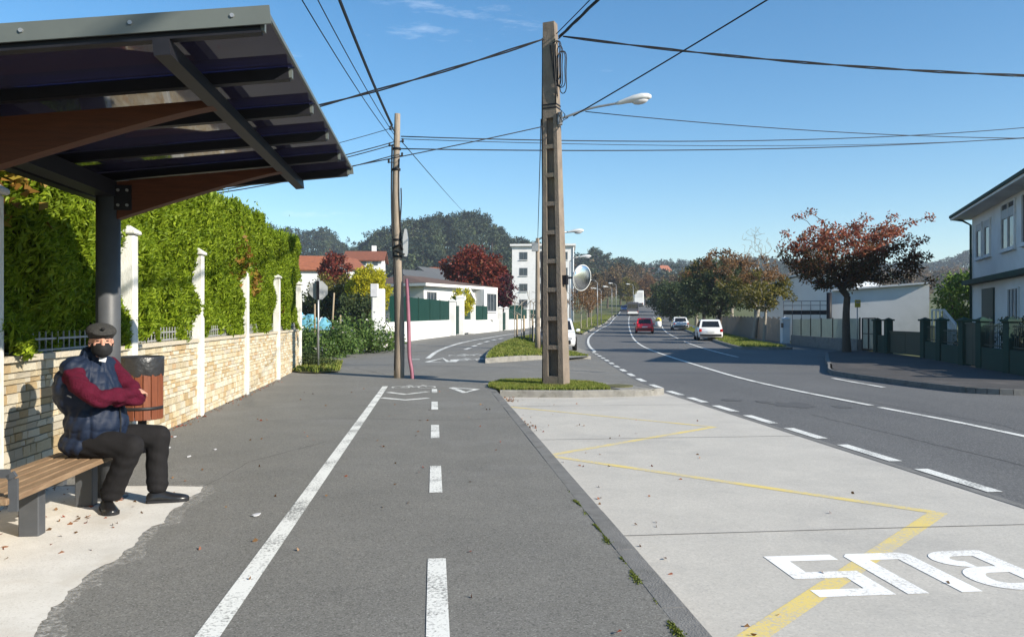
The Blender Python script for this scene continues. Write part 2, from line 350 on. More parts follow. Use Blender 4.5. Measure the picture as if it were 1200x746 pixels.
class MB:
    """collects faces; build() links them as one mesh object"""
    def __init__(s): s.v = []; s.f = []; s.sm = []
    def add(s, vs, fs, smooth=False):
        n = len(s.v); s.v += [tuple(v) for v in vs]
        for f in fs: s.f.append([i + n for i in f]); s.sm.append(smooth)
        return s
    def box(s, c, d, rz=0.0, m=None):
        x, y, z = d[0] / 2, d[1] / 2, d[2] / 2
        vs = [Vector((sx * x, sy * y, sz * z)) for sz in (-1, 1) for sy in (-1, 1) for sx in (-1, 1)]
        rot = Matrix.Rotation(rz, 3, 'Z') if m is None else m
        vs = [rot @ v + Vector(c) for v in vs]
        return s.add(vs, [(0, 2, 3, 1), (4, 5, 7, 6), (0, 1, 5, 4), (2, 6, 7, 3), (0, 4, 6, 2), (1, 3, 7, 5)])
    def cbox(s, c, d, ch=0.01, rz=0.0):
        """box with chamfered vertical and top edges"""
        x, y, z = d[0] / 2, d[1] / 2, d[2] / 2
        rot = Matrix.Rotation(rz, 3, 'Z')
        def ring(xx, yy, zz, k):
            return [(xx - k, -yy, zz), (xx, -yy + k, zz), (xx, yy - k, zz), (xx - k, yy, zz), (-xx + k, yy, zz), (-xx, yy - k, zz), (-xx, -yy + k, zz), (-xx + k, -yy, zz)]
        rings = [ring(x - ch, y - ch, -z, ch), ring(x, y, -z + ch, ch), ring(x, y, z - ch, ch), ring(x - ch, y - ch, z, ch)]
        return s.loft([[rot @ Vector(p) + Vector(c) for p in r] for r in rings], caps=True)
    def bar(s, a, b, w, h, up=(0, 0, 1)):
        a, b = Vector(a), Vector(b); d = (b - a).normalized(); up = Vector(up)
        if abs(d.dot(up)) > 0.98: up = Vector((0, 1, 0))
        sd = d.cross(up).normalized(); u = sd.cross(d)
        vs = []
        for p in (a, b):
            for q, r_ in ((-1, -1), (1, -1), (1, 1), (-1, 1)): vs.append(p + sd * q * w / 2 + u * r_ * h / 2)
        return s.add(vs, [(0, 3, 2, 1), (4, 5, 6, 7), (0, 1, 5, 4), (1, 2, 6, 5), (2, 3, 7, 6), (3, 0, 4, 7)])
    def loft(s, rings, caps=True, smooth=False, close=True):
        n = len(rings[0]); vs = [v for r in rings for v in r]; fs = []
        for i in range(len(rings) - 1):
            for j in range(n if close else n - 1):
                k = (j + 1) % n
                fs.append((i * n + j, i * n + k, (i + 1) * n + k, (i + 1) * n + j))
        if caps:
            fs.append(tuple(reversed(range(n)))); fs.append(tuple(range((len(rings) - 1) * n, len(rings) * n)))
        return s.add(vs, fs, smooth)
    def tube(s, pts, r, n=8, caps=True, smooth=True):
        pts = [Vector(p) for p in pts]
        rs = r if isinstance(r, (list, tuple)) else [r] * len(pts)
        rings = []; ref = None
        for i, p in enumerate(pts):
            d = (pts[min(i + 1, len(pts) - 1)] - pts[max(i - 1, 0)]).normalized()
            if ref is None: ref = Vector((0, 0, 1)) if abs(d.z) < 0.9 else Vector((1, 0, 0))
            sd = d.cross(ref)
            if sd.length < 1e-4: sd = d.cross(Vector((0, 1, 0)))
            sd.normalize(); u = sd.cross(d).normalized(); ref = u
            rings.append([p + (sd * math.cos(2 * math.pi * k / n) + u * math.sin(2 * math.pi * k / n)) * rs[i] for k in range(n)])
        return s.loft(rings, caps, smooth)
    def lathe(s, prof, n=20, c=(0, 0, 0), m=None, smooth=True):
        """prof: list of (radius, height) turned about z"""
        rot = m or Matrix.Identity(3); c = Vector(c)
        rings = [[rot @ Vector((r * math.cos(2 * math.pi * k / n), r * math.sin(2 * math.pi * k / n), z)) + c for k in range(n)] for r, z in prof]
        return s.loft(rings, True, smooth)
    def prism(s, poly, z0, z1):
        n = len(poly)
        vs = [(x, y, z0) for x, y in poly] + [(x, y, z1) for x, y in poly]
        return s.add(vs, [tuple(reversed(range(n))), tuple(range(n, 2 * n))] + [(i, (i + 1) % n, n + (i + 1) % n, n + i) for i in range(n)])
    def quad(s, a, b, c, d): return s.add([a, b, c, d], [(0, 1, 2, 3)])
    def slab(s, a, b, c, d, t):
        """thick quad: extruded back along its normal by t"""
        a, b, c, d = map(Vector, (a, b, c, d)); nn = (b - a).cross(d - a).normalized() * t
        return s.add([a, b, c, d, a - nn, b - nn, c - nn, d - nn], [(0, 1, 2, 3), (7, 6, 5, 4), (0, 4, 5, 1), (1, 5, 6, 2), (2, 6, 7, 3), (3, 7, 4, 0)])
    def ell(s, c, r, n=14, k=9, m=None, smooth=True):
        rot = m or Matrix.Identity(3); c = Vector(c)
        rings = []
        for i in range(k + 1):
            th = math.pi * (0.001 + 0.998 * i / k)
            rings.append([rot @ Vector((r[0] * math.sin(th) * math.cos(2 * math.pi * j / n), r[1] * math.sin(th) * math.sin(2 * math.pi * j / n), -r[2] * math.cos(th))) + c for j in range(n)])
        return s.loft(rings, True, smooth)
    def mesh(s, name):
        me = bpy.data.meshes.new(name)
        me.from_pydata([tuple(v) for v in s.v], [], s.f)
        me.polygons.foreach_set('use_smooth', s.sm)
        me.update()
        return me
    def build(s, name, mat, parent=None, world=False, kind=None):
        if world and parent is not None:
            im = inv_of(parent); s.v = [tuple(im @ Vector(v)) for v in s.v]
        return link(name, s.mesh(name), mat, parent, kind)

def np_mesh(name, co, quads):
    """fast mesh from numpy arrays: co (n,3), quads (m,4) or (m,3)"""
    me = bpy.data.meshes.new(name)
    k = quads.shape[1]
    me.vertices.add(len(co)); me.vertices.foreach_set('co', np.ascontiguousarray(co, dtype=np.float32).ravel())
    me.loops.add(quads.size); me.loops.foreach_set('vertex_index', np.ascontiguousarray(quads, dtype=np.int32).ravel())
    me.polygons.add(len(quads))
    me.polygons.foreach_set('loop_start', np.arange(0, quads.size, k, dtype=np.int32))
    try: me.polygons.foreach_set('loop_total', np.full(len(quads), k, dtype=np.int32))
    except Exception: pass
    me.update(calc_edges=True)
    return me

def leaf_mesh(name, pts, dirs, length, width, fold=0.25, jitter=0.35, seed=1):
    """kite-shaped leaves at pts pointing along dirs"""
    g = np.random.default_rng(seed)
    n = len(pts)
    d = dirs + g.normal(0, jitter, (n, 3)); d /= np.linalg.norm(d, axis=1, keepdims=True) + 1e-9
    rv = g.normal(0, 1, (n, 3)); sd = np.cross(d, rv); sd /= np.linalg.norm(sd, axis=1, keepdims=True) + 1e-9
    nn = np.cross(sd, d)
    L = (length * g.uniform(0.65, 1.35, n))[:, None]; W = (width * g.uniform(0.7, 1.3, n))[:, None]
    a = pts - d * L * 0.5
    b = pts + sd * W * 0.5 - d * L * 0.05 + nn * W * fold
    c = pts + d * L * 0.5 - nn * L * 0.12
    e = pts - sd * W * 0.5 - d * L * 0.05 + nn * W * fold
    co = np.stack([a, b, c, e], 1).reshape(-1, 3)
    q = np.arange(4 * n).reshape(-1, 4)
    return np_mesh(name, co, q)

def copy_tree(o, parent=None):
    c = o.copy(); COL.objects.link(c); c.parent = parent
    for ch in list(o.children): copy_tree(ch, c)
    return c

def W(px, py, Y):
    """point at depth Y that the photograph shows at pixel (px, py)"""
    return Vector(((px - 600) * Y / F, Y, EYE + (373 - py) * Y / F))

# ------------------------------------------------------------------ lie of the land
KL = [(-50, 0), (19, 0), (27, .10), (37, .37), (60, .38), (80, .45), (110, .62), (140, 1.1), (175, 2.0), (197, 3.2), (230, 5.2), (300, 8.8), (450, 17), (900, 40), (3000, 60)]
KR = [(-50, -.12), (30, -.12), (45, -.18), (58, -.22), (77, .05), (100, .35), (130, .9), (175, 2.0), (197, 3.2), (230, 5.2), (300, 8.8), (450, 17), (900, 40), (3000, 60)]
def lin(K, y):
    if y <= K[0][0]: return K[0][1]
    for (a, va), (b, vb) in zip(K, K[1:]):
        if y <= b: return va + (vb - va) * (y - a) / (b - a)
    return K[-1][1]
def smo(K, y, w):
    return sum(lin(K, y + w * t) for t in (-1, -.5, 0, .5, 1)) / 5
def gl(y): return smo(KL, y, 3 if y < 60 else 12)
def gr(y): return smo(KR, y, 3 if y < 40 else 12)
XL = [(-40, 8.84), (17.3, 3.2), (20, 3.1), (26, 3.25), (38, 3.7), (50, 4.5), (67, 6.2), (92, 9.9), (114, 13.7), (152, 19.2), (175, 22.9), (210, 28.8), (300, 45), (600, 100)]
XR = [(-40, 18), (-8, 16), (10, 15), (20, 14.2), (30, 16.0), (50, 18.2), (70, 19.6), (92, 22), (114, 25.5), (152, 31), (175, 35), (210, 41), (300, 58), (600, 115)]
def xl(y): return smo(XL, y, 1.5 if y < 40 else 6)
def xr(y): return smo(XR, y, 2)
def sm01(t): t = max(0.0, min(1.0, t)); return t * t * (3 - 2 * t)
PD = Vector((-0.0981, 0.9952, 0))          # direction of the path
PN = Vector((0.9952, 0.0981, 0))           # across it, towards the road
def S(x, y): return x + 0.0986 * y
KERB = 1.14
def gz(x, y):
    if y < 17.3: return gl(y) if S(x, y) < KERB + 0.02 else gr(y)
    t = sm01((x - (xl(y) - 3.7)) / 3.4)
    return gl(y) * (1 - t) + gr(y) * t
def hit(px, py, fn=gz, y0=2.0, y1=420.0):
    """ground point seen at a pixel"""
    k = (px - 600) / F; e = (373 - py) / F
    y = y0; prev = y0
    while y < y1:
        if EYE + e * y <= fn(k * y, y): break
        prev = y; y *= 1.02
    a, b = prev, y
    for _ in range(30):
        m = (a + b) / 2
        if EYE + e * m <= fn(k * m, m): b = m
        else: a = m
    return Vector((k * b, b, fn(k * b, b)))

def sheet(name, ys, xa, xb, nx, zf, dz, mat, parent=None, kind=None):
    co = []; q = []
    for y in ys:
        a, b = xa(y), xb(y)
        for i in range(nx + 1):
            x = a + (b - a) * i / nx
            co.append((x, y, zf(x, y) + dz))
    n = nx + 1
    for j in range(len(ys) - 1):
        for i in range(nx): q.append((j * n + i, j * n + i + 1, (j + 1) * n + i + 1, (j + 1) * n + i))
    me = np_mesh(name, np.array(co), np.array(q))
    me.polygons.foreach_set('use_smooth', [True] * len(q))
    return link(name, me, mat, parent, kind)

def resample(pts, step):
    out = [Vector(pts[0])]
    for a, b in zip(pts, pts[1:]):
        a, b = Vector(a), Vector(b); n = max(1, int((b - a).length / step))
        for i in range(1, n + 1): out.append(a.lerp(b, i / n))
    return out
def smooth_line(pts, it=2):
    pts = [Vector(p) for p in pts]
    for _ in range(it):
        new = [pts[0]]
        for a, b in zip(pts, pts[1:]): new += [a.lerp(b, .25), a.lerp(b, .75)]
        new.append(pts[-1]); pts = new
    return pts
def strip(mb, pts, w, dz, zf=gz, step=0.6):
    """painted line of width w lying on the ground"""
    pts = resample([Vector((p[0], p[1], 0)) for p in pts], step)
    vs = []
    for i, p in enumerate(pts):
        d = (pts[min(i + 1, len(pts) - 1)] - pts[max(i - 1, 0)]).normalized()
        sd = Vector((d.y, -d.x, 0)) * w / 2
        for q in (p - sd, p + sd): vs.append((q.x, q.y, zf(q.x, q.y) + dz))
    mb.add(vs, [(2 * i, 2 * i + 1, 2 * i + 3, 2 * i + 2) for i in range(len(pts) - 1)])
    return mb
def poly_on(mb, pts, dz, zf=gz):
    mb.add([(p[0], p[1], zf(p[0], p[1]) + dz) for p in pts], [tuple(range(len(pts)))]); return mb
def kerb_run(mb, pts, w, h, zf, step=0.8, base=-0.25):
    pts = resample([Vector((p[0], p[1], 0)) for p in pts], step)
    rings = []
    for i, p in enumerate(pts):
        d = (pts[min(i + 1, len(pts) - 1)] - pts[max(i - 1, 0)]).normalized()
        sd = Vector((d.y, -d.x, 0)); z = zf(p.x, p.y)
        prof = [(-w / 2, base), (w / 2, base), (w / 2, h - .02), (w / 2 - .02, h), (-w / 2 + .006, h), (-w / 2, h - .006)]
        rings.append([Vector((p.x, p.y, z + b)) + sd * a for a, b in prof])
    mb.loft(rings, True); return mb
def along(s_, y): return (s_ - 0.0986 * y, y)
GR = lambda x, y: gr(y)
GL = lambda x, y: gl(y)

# ------------------------------------------------------------------ ground, road, paths
ys_far = [-60, -30, -10, 0, 10, 17, 20, 24, 28, 32, 36, 40, 46, 52, 58, 64, 70, 77, 85, 95, 105, 120, 135, 150, 165, 180, 195, 210, 230, 260, 300, 360, 450, 600, 800, 1100, 1600, 2400]
def ground_z(x, y):
    return min(gl(y), gr(y)) - (0.3 if abs(x) < 90 and y < 180 else 0.16)
sheet('ground', ys_far, lambda y: -600 - abs(y) * 0.5, lambda y: 700 + abs(y) * 0.5, 120, ground_z, 0, 'meadow', kind='structure')
ysn = [-12 + i * 1.0 for i in range(30)]
def wall_x(y): return -3.2 - 0.125 * y
path = sheet('bike_path', [y for y in ysn if y < 17.2] + [17.3], lambda y: wall_x(y) - 0.1, lambda y: KERB + .004 - 0.0986 * y, 6, GL, 0, 'asphalt', kind='structure')
# white wall line along the far left of the side street
WW = [(-6.6, 30.5), (-5.4, 34.7), (-3.8, 50.4), (-1.1, 67), (2.3, 86), (6.2, 105), (12.5, 140), (17, 165)]
def ww(y):
    if y < 30: return -30 if y > 23.2 else wall_x(min(y, 22.6)) - 0.1
    return lin([(a[1], a[0]) for a in WW], y)
ysm = [17.3, 18, 19, 20, 21, 22, 23.1, 23.3, 25, 27, 29, 29.9, 30.1, 32, 34, 36, 38, 41, 44, 47, 50, 54, 58, 62, 66, 70, 76, 82, 88, 95, 102, 110, 120, 130, 140, 150, 165]
side = sheet('side_street', ysm, ww, lambda y: xl(y) + .02, 14, gz, 0, 'asphalt', kind='structure')
ysr = [-12, -6, 0, 4, 8, 12, 16, 17.25, 17.35] + [y for y in ysm if y > 17.5] + [175, 185, 195, 205, 220, 240, 270, 300]
road = sheet('road', ysr, lambda y: xl(y) if y > 17.3 else 4.9 - .0986 * y, xr, 12, GR, 0.0, 'road_asphalt', kind='structure')
bay = sheet('bus_bay', [-12, -6, -2, 2, 4, 6, 8, 10, 12, 14, 16, 17.32], lambda y: KERB + .14 - .0986 * y, lambda y: 4.898 - .0986 * y, 8, GR, 0.0, 'concrete', kind='structure')
# expansion joints of the concrete bay, cut as thin dark grooves
for y in (1.4, 5.75, 10.3, 14.2):
    m = MB(); a = along(KERB + .16, y); b = along(4.88, y + .36)
    strip(m, [a, (a[0] * .5 + b[0] * .5, a[1] * .5 + b[1] * .5 + .01), b], 0.014, 0.003, GR, 0.4).build('joint', 'kerb_grey', bay)
m = MB(); strip(m, [along(4.93, y) for y in range(-12, 18)], 0.10, 0.004, GR).build('gutter_strip', 'kerb_grey', road)
# kerb between path and bay, in kerbstone lengths
y = -8.0
while y < 17.2:
    y2 = min(17.2, y + 0.995)
    m = MB(); kerb_run(m, [along(KERB + .075, y), along(KERB + .075, y2)], 0.15, 0.1215 + rnd.uniform(-.001, .003), GR, 2.0)
    m.build('kerbstone', 'kerb_grey', path); y += 1.0

# ---- paint on the path
m = MB(); strip(m, [along(-1.03, y) for y in np.arange(-6, 17.3, .5)], .115, .004, GL).build('edge_line', 'white_paint', path)
P0 = 3.61; PER = 3.02
for k in range(-2, 5):
    y0 = P0 + k * PER
    m = MB()
    if k == 4: y0 += -.15
    strip(m, [along(.02, y0), along(.02, min(y0 + (1.2 if k < 4 else .8), 17.0))], .108, .004, GL, .4).build('lane_dash', 'white_paint', path)
def bike_icon(parent, o, sc, ang, zf, mat='white_paint', flat=1.0):
    """bicycle symbol, drawn lying along the lane"""
    m = MB(); ca, sa = math.cos(ang), math.sin(ang)
    def T(u, v): u *= sc; v *= sc * flat; return (o[0] + u * ca - v * sa, o[1] + u * sa + v * ca)
    for cx in (-.36, .36):
        strip(m, [T(cx + .24 * math.cos(a), .24 * math.sin(a)) for a in np.linspace(0, 2 * math.pi, 19)], .05 * sc, .004, zf, .1)
    m.build('wheel_mark', mat, parent)
    m = MB(); dzz = .0055
    for ln in ([(-.36, 0), (-.12, .34), (.24, .34), (0, 0), (-.36, 0)], [(0, 0), (-.16, .44)], [(-.24, .45), (-.06, .45)], [(.36, 0), (.22, .42), (.36, .48)]):
        strip(m, [T(*p) for p in ln], .05 * sc, dzz, zf, .15); dzz += .0015
    m.build('frame_mark', mat, parent)
oc = hit(485, 453.5); bike_icon(path, (oc.x, oc.y), .75, .1, GL, flat=1.25)
for yy in (459.5, 466):
    a, c, b = hit(447 if yy > 462 else 455, yy), hit(475, yy + 2.5), hit(502, yy - .8 if yy < 462 else yy + .3)
    m = MB(); strip(m, [a, c, b], .13, .004, GL, .3).build('chevron_mark', 'white_paint', path)
def tri_mark(parent, pts, w, zf):
    m = MB(); strip(m, [pts[0], pts[1], pts[2], pts[0]], w, .004, zf, 3).build('yield_triangle', 'white_paint', parent)
tri_mark(path, [hit(529, 454), hit(545, 460), hit(559, 456)], .14, GL)
# ---- far side of the side street
def pline(parent, pxs, w, name='lane_line', zf=gz, dz=.006, mat='white_paint', sm=2):
    pts = smooth_line([hit(*p) for p in pxs], sm)
    return strip(MB(), pts, w, dz, zf, .7).build(name, mat, parent)
pline(side, [(501, 420), (512, 411), (535, 403), (565, 397), (600, 391), (640, 386), (672, 383)], .16)
for a in ((545, 409.5, 551, 407.5), (553, 406.3, 558, 404.6), (560, 403.4, 565, 402), (568, 400.8, 573, 399.6), (577, 398.7, 581, 397.8), (585, 397, 589, 396.2)):
    pline(side, [a[:2], a[2:]], .16, 'lane_dash', sm=0)
tri_mark(side, [hit(500, 424), hit(519, 419.5), hit(526, 424)], .16, gz)
pline(side, [(482, 421), (492, 421)], .2, 'stop_bar', sm=0)
oc = hit(553, 421.7); bike_icon(side, (oc.x, oc.y), 1.15, .1, lambda x, y: gz(x, y) + .004, flat=1.2)
oc = hit(550, 416.5); bike_icon(side, (oc.x, oc.y), 1.2, .1, lambda x, y: gz(x, y) + .004, flat=1.2)
pline(side, [(530, 424), (535, 421)], .25, 'lane_dash', sm=0)
# ---- main road paint
for k, (a, b) in enumerate([(1.2, 2.9), (4.35, 5.1), (5.75, 6.65), (7.2, 8.3), (8.75, 9.9), (10.4, 11.4), (11.9, 12.9), (13.4, 14.35), (14.9, 15.8), (16.3, 17.2)]):
    strip(MB(), [along(5.08, a), along(5.08, b)], .15, .006, GR, .5).build('edge_dash', 'white_paint', road)
yy = 17.9
while yy < 37:
    strip(MB(), [(xl(yy) + .16, yy), (xl(yy + 1.0) + .16, yy + 1.0)], .15, .006, GR, .5).build('edge_dash', 'white_paint', road); yy += 1.9
strip(MB(), [(xl(y) + .25, y) for y in np.arange(38, 215, 3.0)], .15, .010, GR, 1.5).build('edge_line', 'white_paint', road)
CL = [(7.0, -8), (6.93, 10.86), (6.43, 14.4), (5.95, 19.5), (6.1, 25), (6.55, 34), (7.6, 47), (10.6, 71), (17.4, 119), (25.9, 176), (32, 212), (46, 290)]
CLs = resample(smooth_line([(a, b, 0) for a, b in CL], 3), .25)
strip(MB(), [p for p in CLs if p.y < 14.25], .12, .006, GR).build('centre_line', 'white_paint', road)
strip(MB(), [p for p in CLs if 14.3 < p.y], .13, .010, GR, 1.2).build('centre_line', 'white_paint', road)
RE = smooth_line([(8.45, 17.9, 0), (8.35, 21, 0), (8.8, 28, 0), (9.9, 40, 0), (13.5, 66, 0), (16, 84, 0), (22.3, 119, 0), (31, 176, 0)], 2)
ln_ = [p for p in RE]
for a, b in ((17.9, 21.5), (30, 60), (62, 170)):
    strip(MB(), [p for p in ln_ if a <= p.y <= b], .12, .010, GR, 1.2).build('lane_line', 'white_paint', road)
strip(MB(), [hit(1167, 459.5), hit(1215, 464)], .2, .006, GR).build('stop_bar', 'white_paint', road)
# dark repair patch with an uneven outline
pc = hit(930, 474); g = random.Random(3)
for dx, dy, r_ in ((0, 0, .5), (-.9, .8, .26), (.75, -.35, .22), (-.4, .5, .2)):
    pts = []
    for k in range(22):
        a = 2 * math.pi * k / 22; q = r_ * g.uniform(.65, 1.15)
        pts.append((pc.x + dx + q * math.cos(a) * .75, pc.y + dy + q * 1.05 * math.sin(a)))
    poly_on(MB(), pts, .004, GR).build('tar_patch', 'dark_patch', road)

# wandering cracks and a filled trench in the asphalt
def crack(parent, pts, zf, seed, w=.012):
    g = random.Random(seed); q = resample([Vector((p[0], p[1], 0)) for p in pts], .12); x = 0
    for p in q: x = .85 * x + g.uniform(-.018, .018); p.x += x; p.y += g.uniform(-.01, .01)
    strip(MB(), q, w, .0025, zf, .3).build('crack', 'crack_dark', parent)
crack(path, [along(-2.1, 5.0), along(-1.9, 8.0), along(-1.3, 9.4)], GL, 2, .008)
crack(path, [along(-2.8, 11.2), along(-1.2, 11.6), along(.3, 11.3), along(1.1, 11.7)], GL, 3, .012)
crack(road, [along(5.6, 5.5), along(6.3, 8.5), along(6.2, 13)], GR, 4, .014)
crack(road, [along(7.6, 8), along(8.4, 12), along(8.1, 17)], GR, 5, .016)
crack(side, [(-1.2, 18.2), (-3.2, 20.2), (-4.4, 22.6)], gz, 7, .02)

# ---- yellow zigzag and BUS lettering on the bay
zz = [hit(815, 790, GR), hit(1099, 600.5, GR), hit(641, 533.5, GR), hit(836, 500, GR), hit(598, 476.5, GR)]
for i, (a, b) in enumerate(zip(zz, zz[1:])):
    d = (b - a).normalized()
    strip(MB(), [a + d * (.03 if i else 0), b + d * .03], (.13, .105, .10, .09)[i], .0014 + .0006 * (i % 2), GR, .5).build('zigzag_line', 'yellow_paint', bay)
lo = Vector((1.80, 4.83, 0))                     # near left corner of the word as we see it (it reads from the far side)
lo = Vector(((960.5 - 600) * 1.57 / (699.6 - 373), 1.57 * F / (699.6 - 373), 0))
def letter(name, polys):
    m = MB()
    for poly in polys:
        pts = [lo + PN * u + PD * v for u, v in poly]
        vs = [(p.x, p.y, gr(p.y) + .0030) for p in pts]
        m.add(vs, [tuple(range(len(vs)))])
    m.build(name, 'white_paint_bay', bay)
Hh = .77; w_ = .455; t_ = .128; tb = .118
# S (its turned shape is again an S)
letter('letter_s', [[(0, 0), (w_, 0), (w_, .43), (t_, .43), (t_, Hh - tb), (w_, Hh - tb), (w_, Hh), (0, Hh), (0, .43 - tb), (w_ - t_, .43 - tb), (w_ - t_, tb), (0, tb)]])
u0 = w_ + .072
letter('letter_u', [[(u0, 0), (u0 + t_, 0), (u0 + t_, Hh - tb * 1.2), (u0 + w_ - t_, Hh - tb * 1.2), (u0 + w_ - t_, 0), (u0 + w_, 0), (u0 + w_, Hh - .05), (u0 + w_ - .04, Hh), (u0 + .04, Hh), (u0, Hh - .05)]])
u1 = 2 * w_ + .146
def ring_band(cx, cy, rx, ry, th, thy):
    # half oval bowl open to the right, as a band of quads
    out = []; n = 12
    A = [(cx - rx * math.sin(math.pi * k / n), cy - ry * math.cos(math.pi * k / n)) for k in range(n + 1)]
    B = [(cx - (rx - th) * math.sin(math.pi * k / n), cy - (ry - thy) * math.cos(math.pi * k / n)) for k in range(n + 1)]
    for k in range(n): out.append([A[k], B[k], B[k + 1], A[k + 1]])
    return out
cxb = u1 + .20
letter('letter_b', [[(u1 + w_ - t_, 0), (u1 + w_, 0), (u1 + w_, Hh), (u1 + w_ - t_, Hh)]] + ring_band(cxb, .215, .20, .215, t_, tb) + ring_band(cxb, .5975, .19, .1725, t_, tb)
       + [[(cxb, 0), (u1 + w_ - t_, 0), (u1 + w_ - t_, tb), (cxb, tb)], [(cxb, .43 - tb), (u1 + w_ - t_, .43 - tb), (u1 + w_ - t_, .43), (cxb, .43)],
          [(cxb, Hh - tb), (u1 + w_ - t_, Hh - tb), (u1 + w_ - t_, Hh), (cxb, Hh)]])

# ---- islands
def grass_tufts(name, poly, zf, n, parent, seed, hgt=.05):
    g = np.random.default_rng(seed)
    P = np.array([(p[0], p[1]) for p in poly]); lo_, hi_ = P.min(0), P.max(0)
    def inside(q):
        c = np.zeros(len(q), bool); j = len(P) - 1
        for i in range(len(P)):
            xi, yi = P[i]; xj, yj = P[j]
            cond = ((yi > q[:, 1]) != (yj > q[:, 1])) & (q[:, 0] < (xj - xi) * (q[:, 1] - yi) / (yj - yi + 1e-12) + xi)
            c ^= cond; j = i
        return c
    q = g.uniform(lo_, hi_, (n * 3, 2)); q = q[inside(q)][:n]
    z = np.array([zf(a, b) for a, b in q])
    pts = np.column_stack([q, z + hgt * .45])
    me = leaf_mesh(name, pts, np.tile([0, 0, 1.0], (len(pts), 1)), hgt * 1.1, hgt * .28, .1, .38, seed)
    o = link(name, me, 'grass_blade', parent, 'stuff')
    return o
IS1 = [(-.53, 16.75), (-.55, 17.5), (-.3, 18.6), (.6, 18.75), (1.9, 18.0), (2.55, 17.3), (3.0, 16.55), (2.9, 16.2), (1.2, 15.95), (-.2, 15.9)]
isl = thing('grass_island', 'small grass traffic island with kerb at the foot of the concrete pole', 'traffic island', (1.0, 17.0, 0))
isl['kind'] = 'structure'
g_top = lambda x, y: 0.0
m = MB(); poly_on(m, IS1, .0, g_top); m.build('turf', 'soil', isl, True)
m = MB(); kerb_run(m, [along(KERB + .2, 15.98), (1.2, 15.9), (2.45, 16.12)], .15, .135, GR, .9); m.build('kerb', 'kerb_concrete', isl, True)
m = MB(); kerb_run(m, [(2.44, 16.11), (2.8, 16.25), (3.08, 16.5), (2.62, 17.35), (1.95, 18.1), (.6, 18.85), (-.35, 18.7), (-.62, 17.5)], .14, .13, lambda x, y: -.12, .4); m.build('kerb', 'kerb_concrete', isl, True)
m = MB(); m.prism([(2.2, 16.22), (2.95, 16.42), (2.55, 17.2), (1.95, 17.9), (1.5, 17.6)], -.2, .014); m.build('concrete_nose', 'kerb_concrete', isl, True)
m = MB(); m.lathe([(.32, .0), (.32, .022)], 20, (2.25, 16.9, .012), smooth=False); m.build('manhole_cover', 'soil', isl, True)
tf = grass_tufts('grass', [(-.5, 16.75), (-.5, 17.5), (-.25, 18.5), (.6, 18.65), (1.75, 17.95), (2.0, 17.1), (2.0, 16.15), (1.2, 16.02), (-.25, 16.05)], g_top, 16000, isl, 5, .07)
tf.location = (-1.0, -17.0, 0)
def bigpoly(a, b, n): return [(a[0] + (b[0] - a[0]) * i / n, a[1] + (b[1] - a[1]) * i / n) for i in range(n)]
vl = [hit(570, 424.5), hit(573, 417), hit(582, 409), hit(596, 402.5), hit(620, 396), hit(650, 390)]
vr = [hit(690, 421), hit(672, 416), hit(641, 412), hit(637, 405), hit(642, 397), hit(656, 391)]
vs_ = thing('grass_verge', 'long grass verge with pale kerb between bike lane and road', 'verge', tuple(vl[0]))
vs_['kind'] = 'structure'
ring = [(p.x, p.y) for p in vl] + [(p.x, p.y) for p in reversed(vr)]
mv = MB(); rows = []
for a, b in zip(vl, vr):
    rows.append([Vector((a.x + (b.x - a.x) * i / 6, a.y + (b.y - a.y) * i / 6, 0)) for i in range(7)])
for r_ in rows:
    for p in r_: p.z = gz(p.x, p.y) + .11
mv.loft(rows, False, True, False); mv.build('turf', 'soil', vs_, True)
m = MB(); kerb_run(m, [(p.x, p.y) for p in reversed(vl)] + [(p.x, p.y) for p in vr], .16, .135, gz, .9); m.build('kerb', 'kerb_concrete', vs_, True)
nose = [hit(664, 424), hit(690, 421.5), hit(687, 414), hit(677, 410), hit(671, 412), hit(664, 416)]
m = MB(); poly_on(m, nose, .135, gz); m.build('concrete_nose', 'kerb_concrete', vs_, True)
tf = grass_tufts('grass', ring, lambda x, y: gz(x, y) + .11, 20000, vs_, 6, .11); tf.location = -Vector(vs_.location)
# right-hand verge with parked cars in front
rv = [(11.9, 41.5), (12.6, 43), (15.3, 62), (17.5, 80), (20, 95), (22, 95), (19.4, 76), (17.2, 60), (15.6, 44), (14.2, 41.2)]
m = MB()
rws = []
for t in range(13):
    a = Vector((lin([(41.5, 12.0), (62, 15.3), (95, 20)], 41.5 + t * 4.4), 41.5 + t * 4.4, 0)); b = a + Vector((2.4, 0, 0))
    rws.append([Vector((p.x, p.y, gr(p.y) + .12)) for p in (a, a.lerp(b, .5), b)])
m.loft(rws, False, True, False); rvo = m.build('verge_turf', 'soil', None, kind='structure')
m = MB(); kerb_run(m, [(14.5, 41.3), (13.2, 40.9), (12.0, 41.5)] + [(r_[0].x - .05, r_[0].y) for r_ in rws[1:]], .15, .13, GR, 1.5); m.build('kerb', 'kerb_concrete', rvo)
grass_tufts('grass', [(r_[0].x, r_[0].y) for r_ in rws] + [(r_[2].x, r_[2].y) for r_ in reversed(rws)], lambda x, y: gr(y) + .12, 16000, rvo, 8, .13)
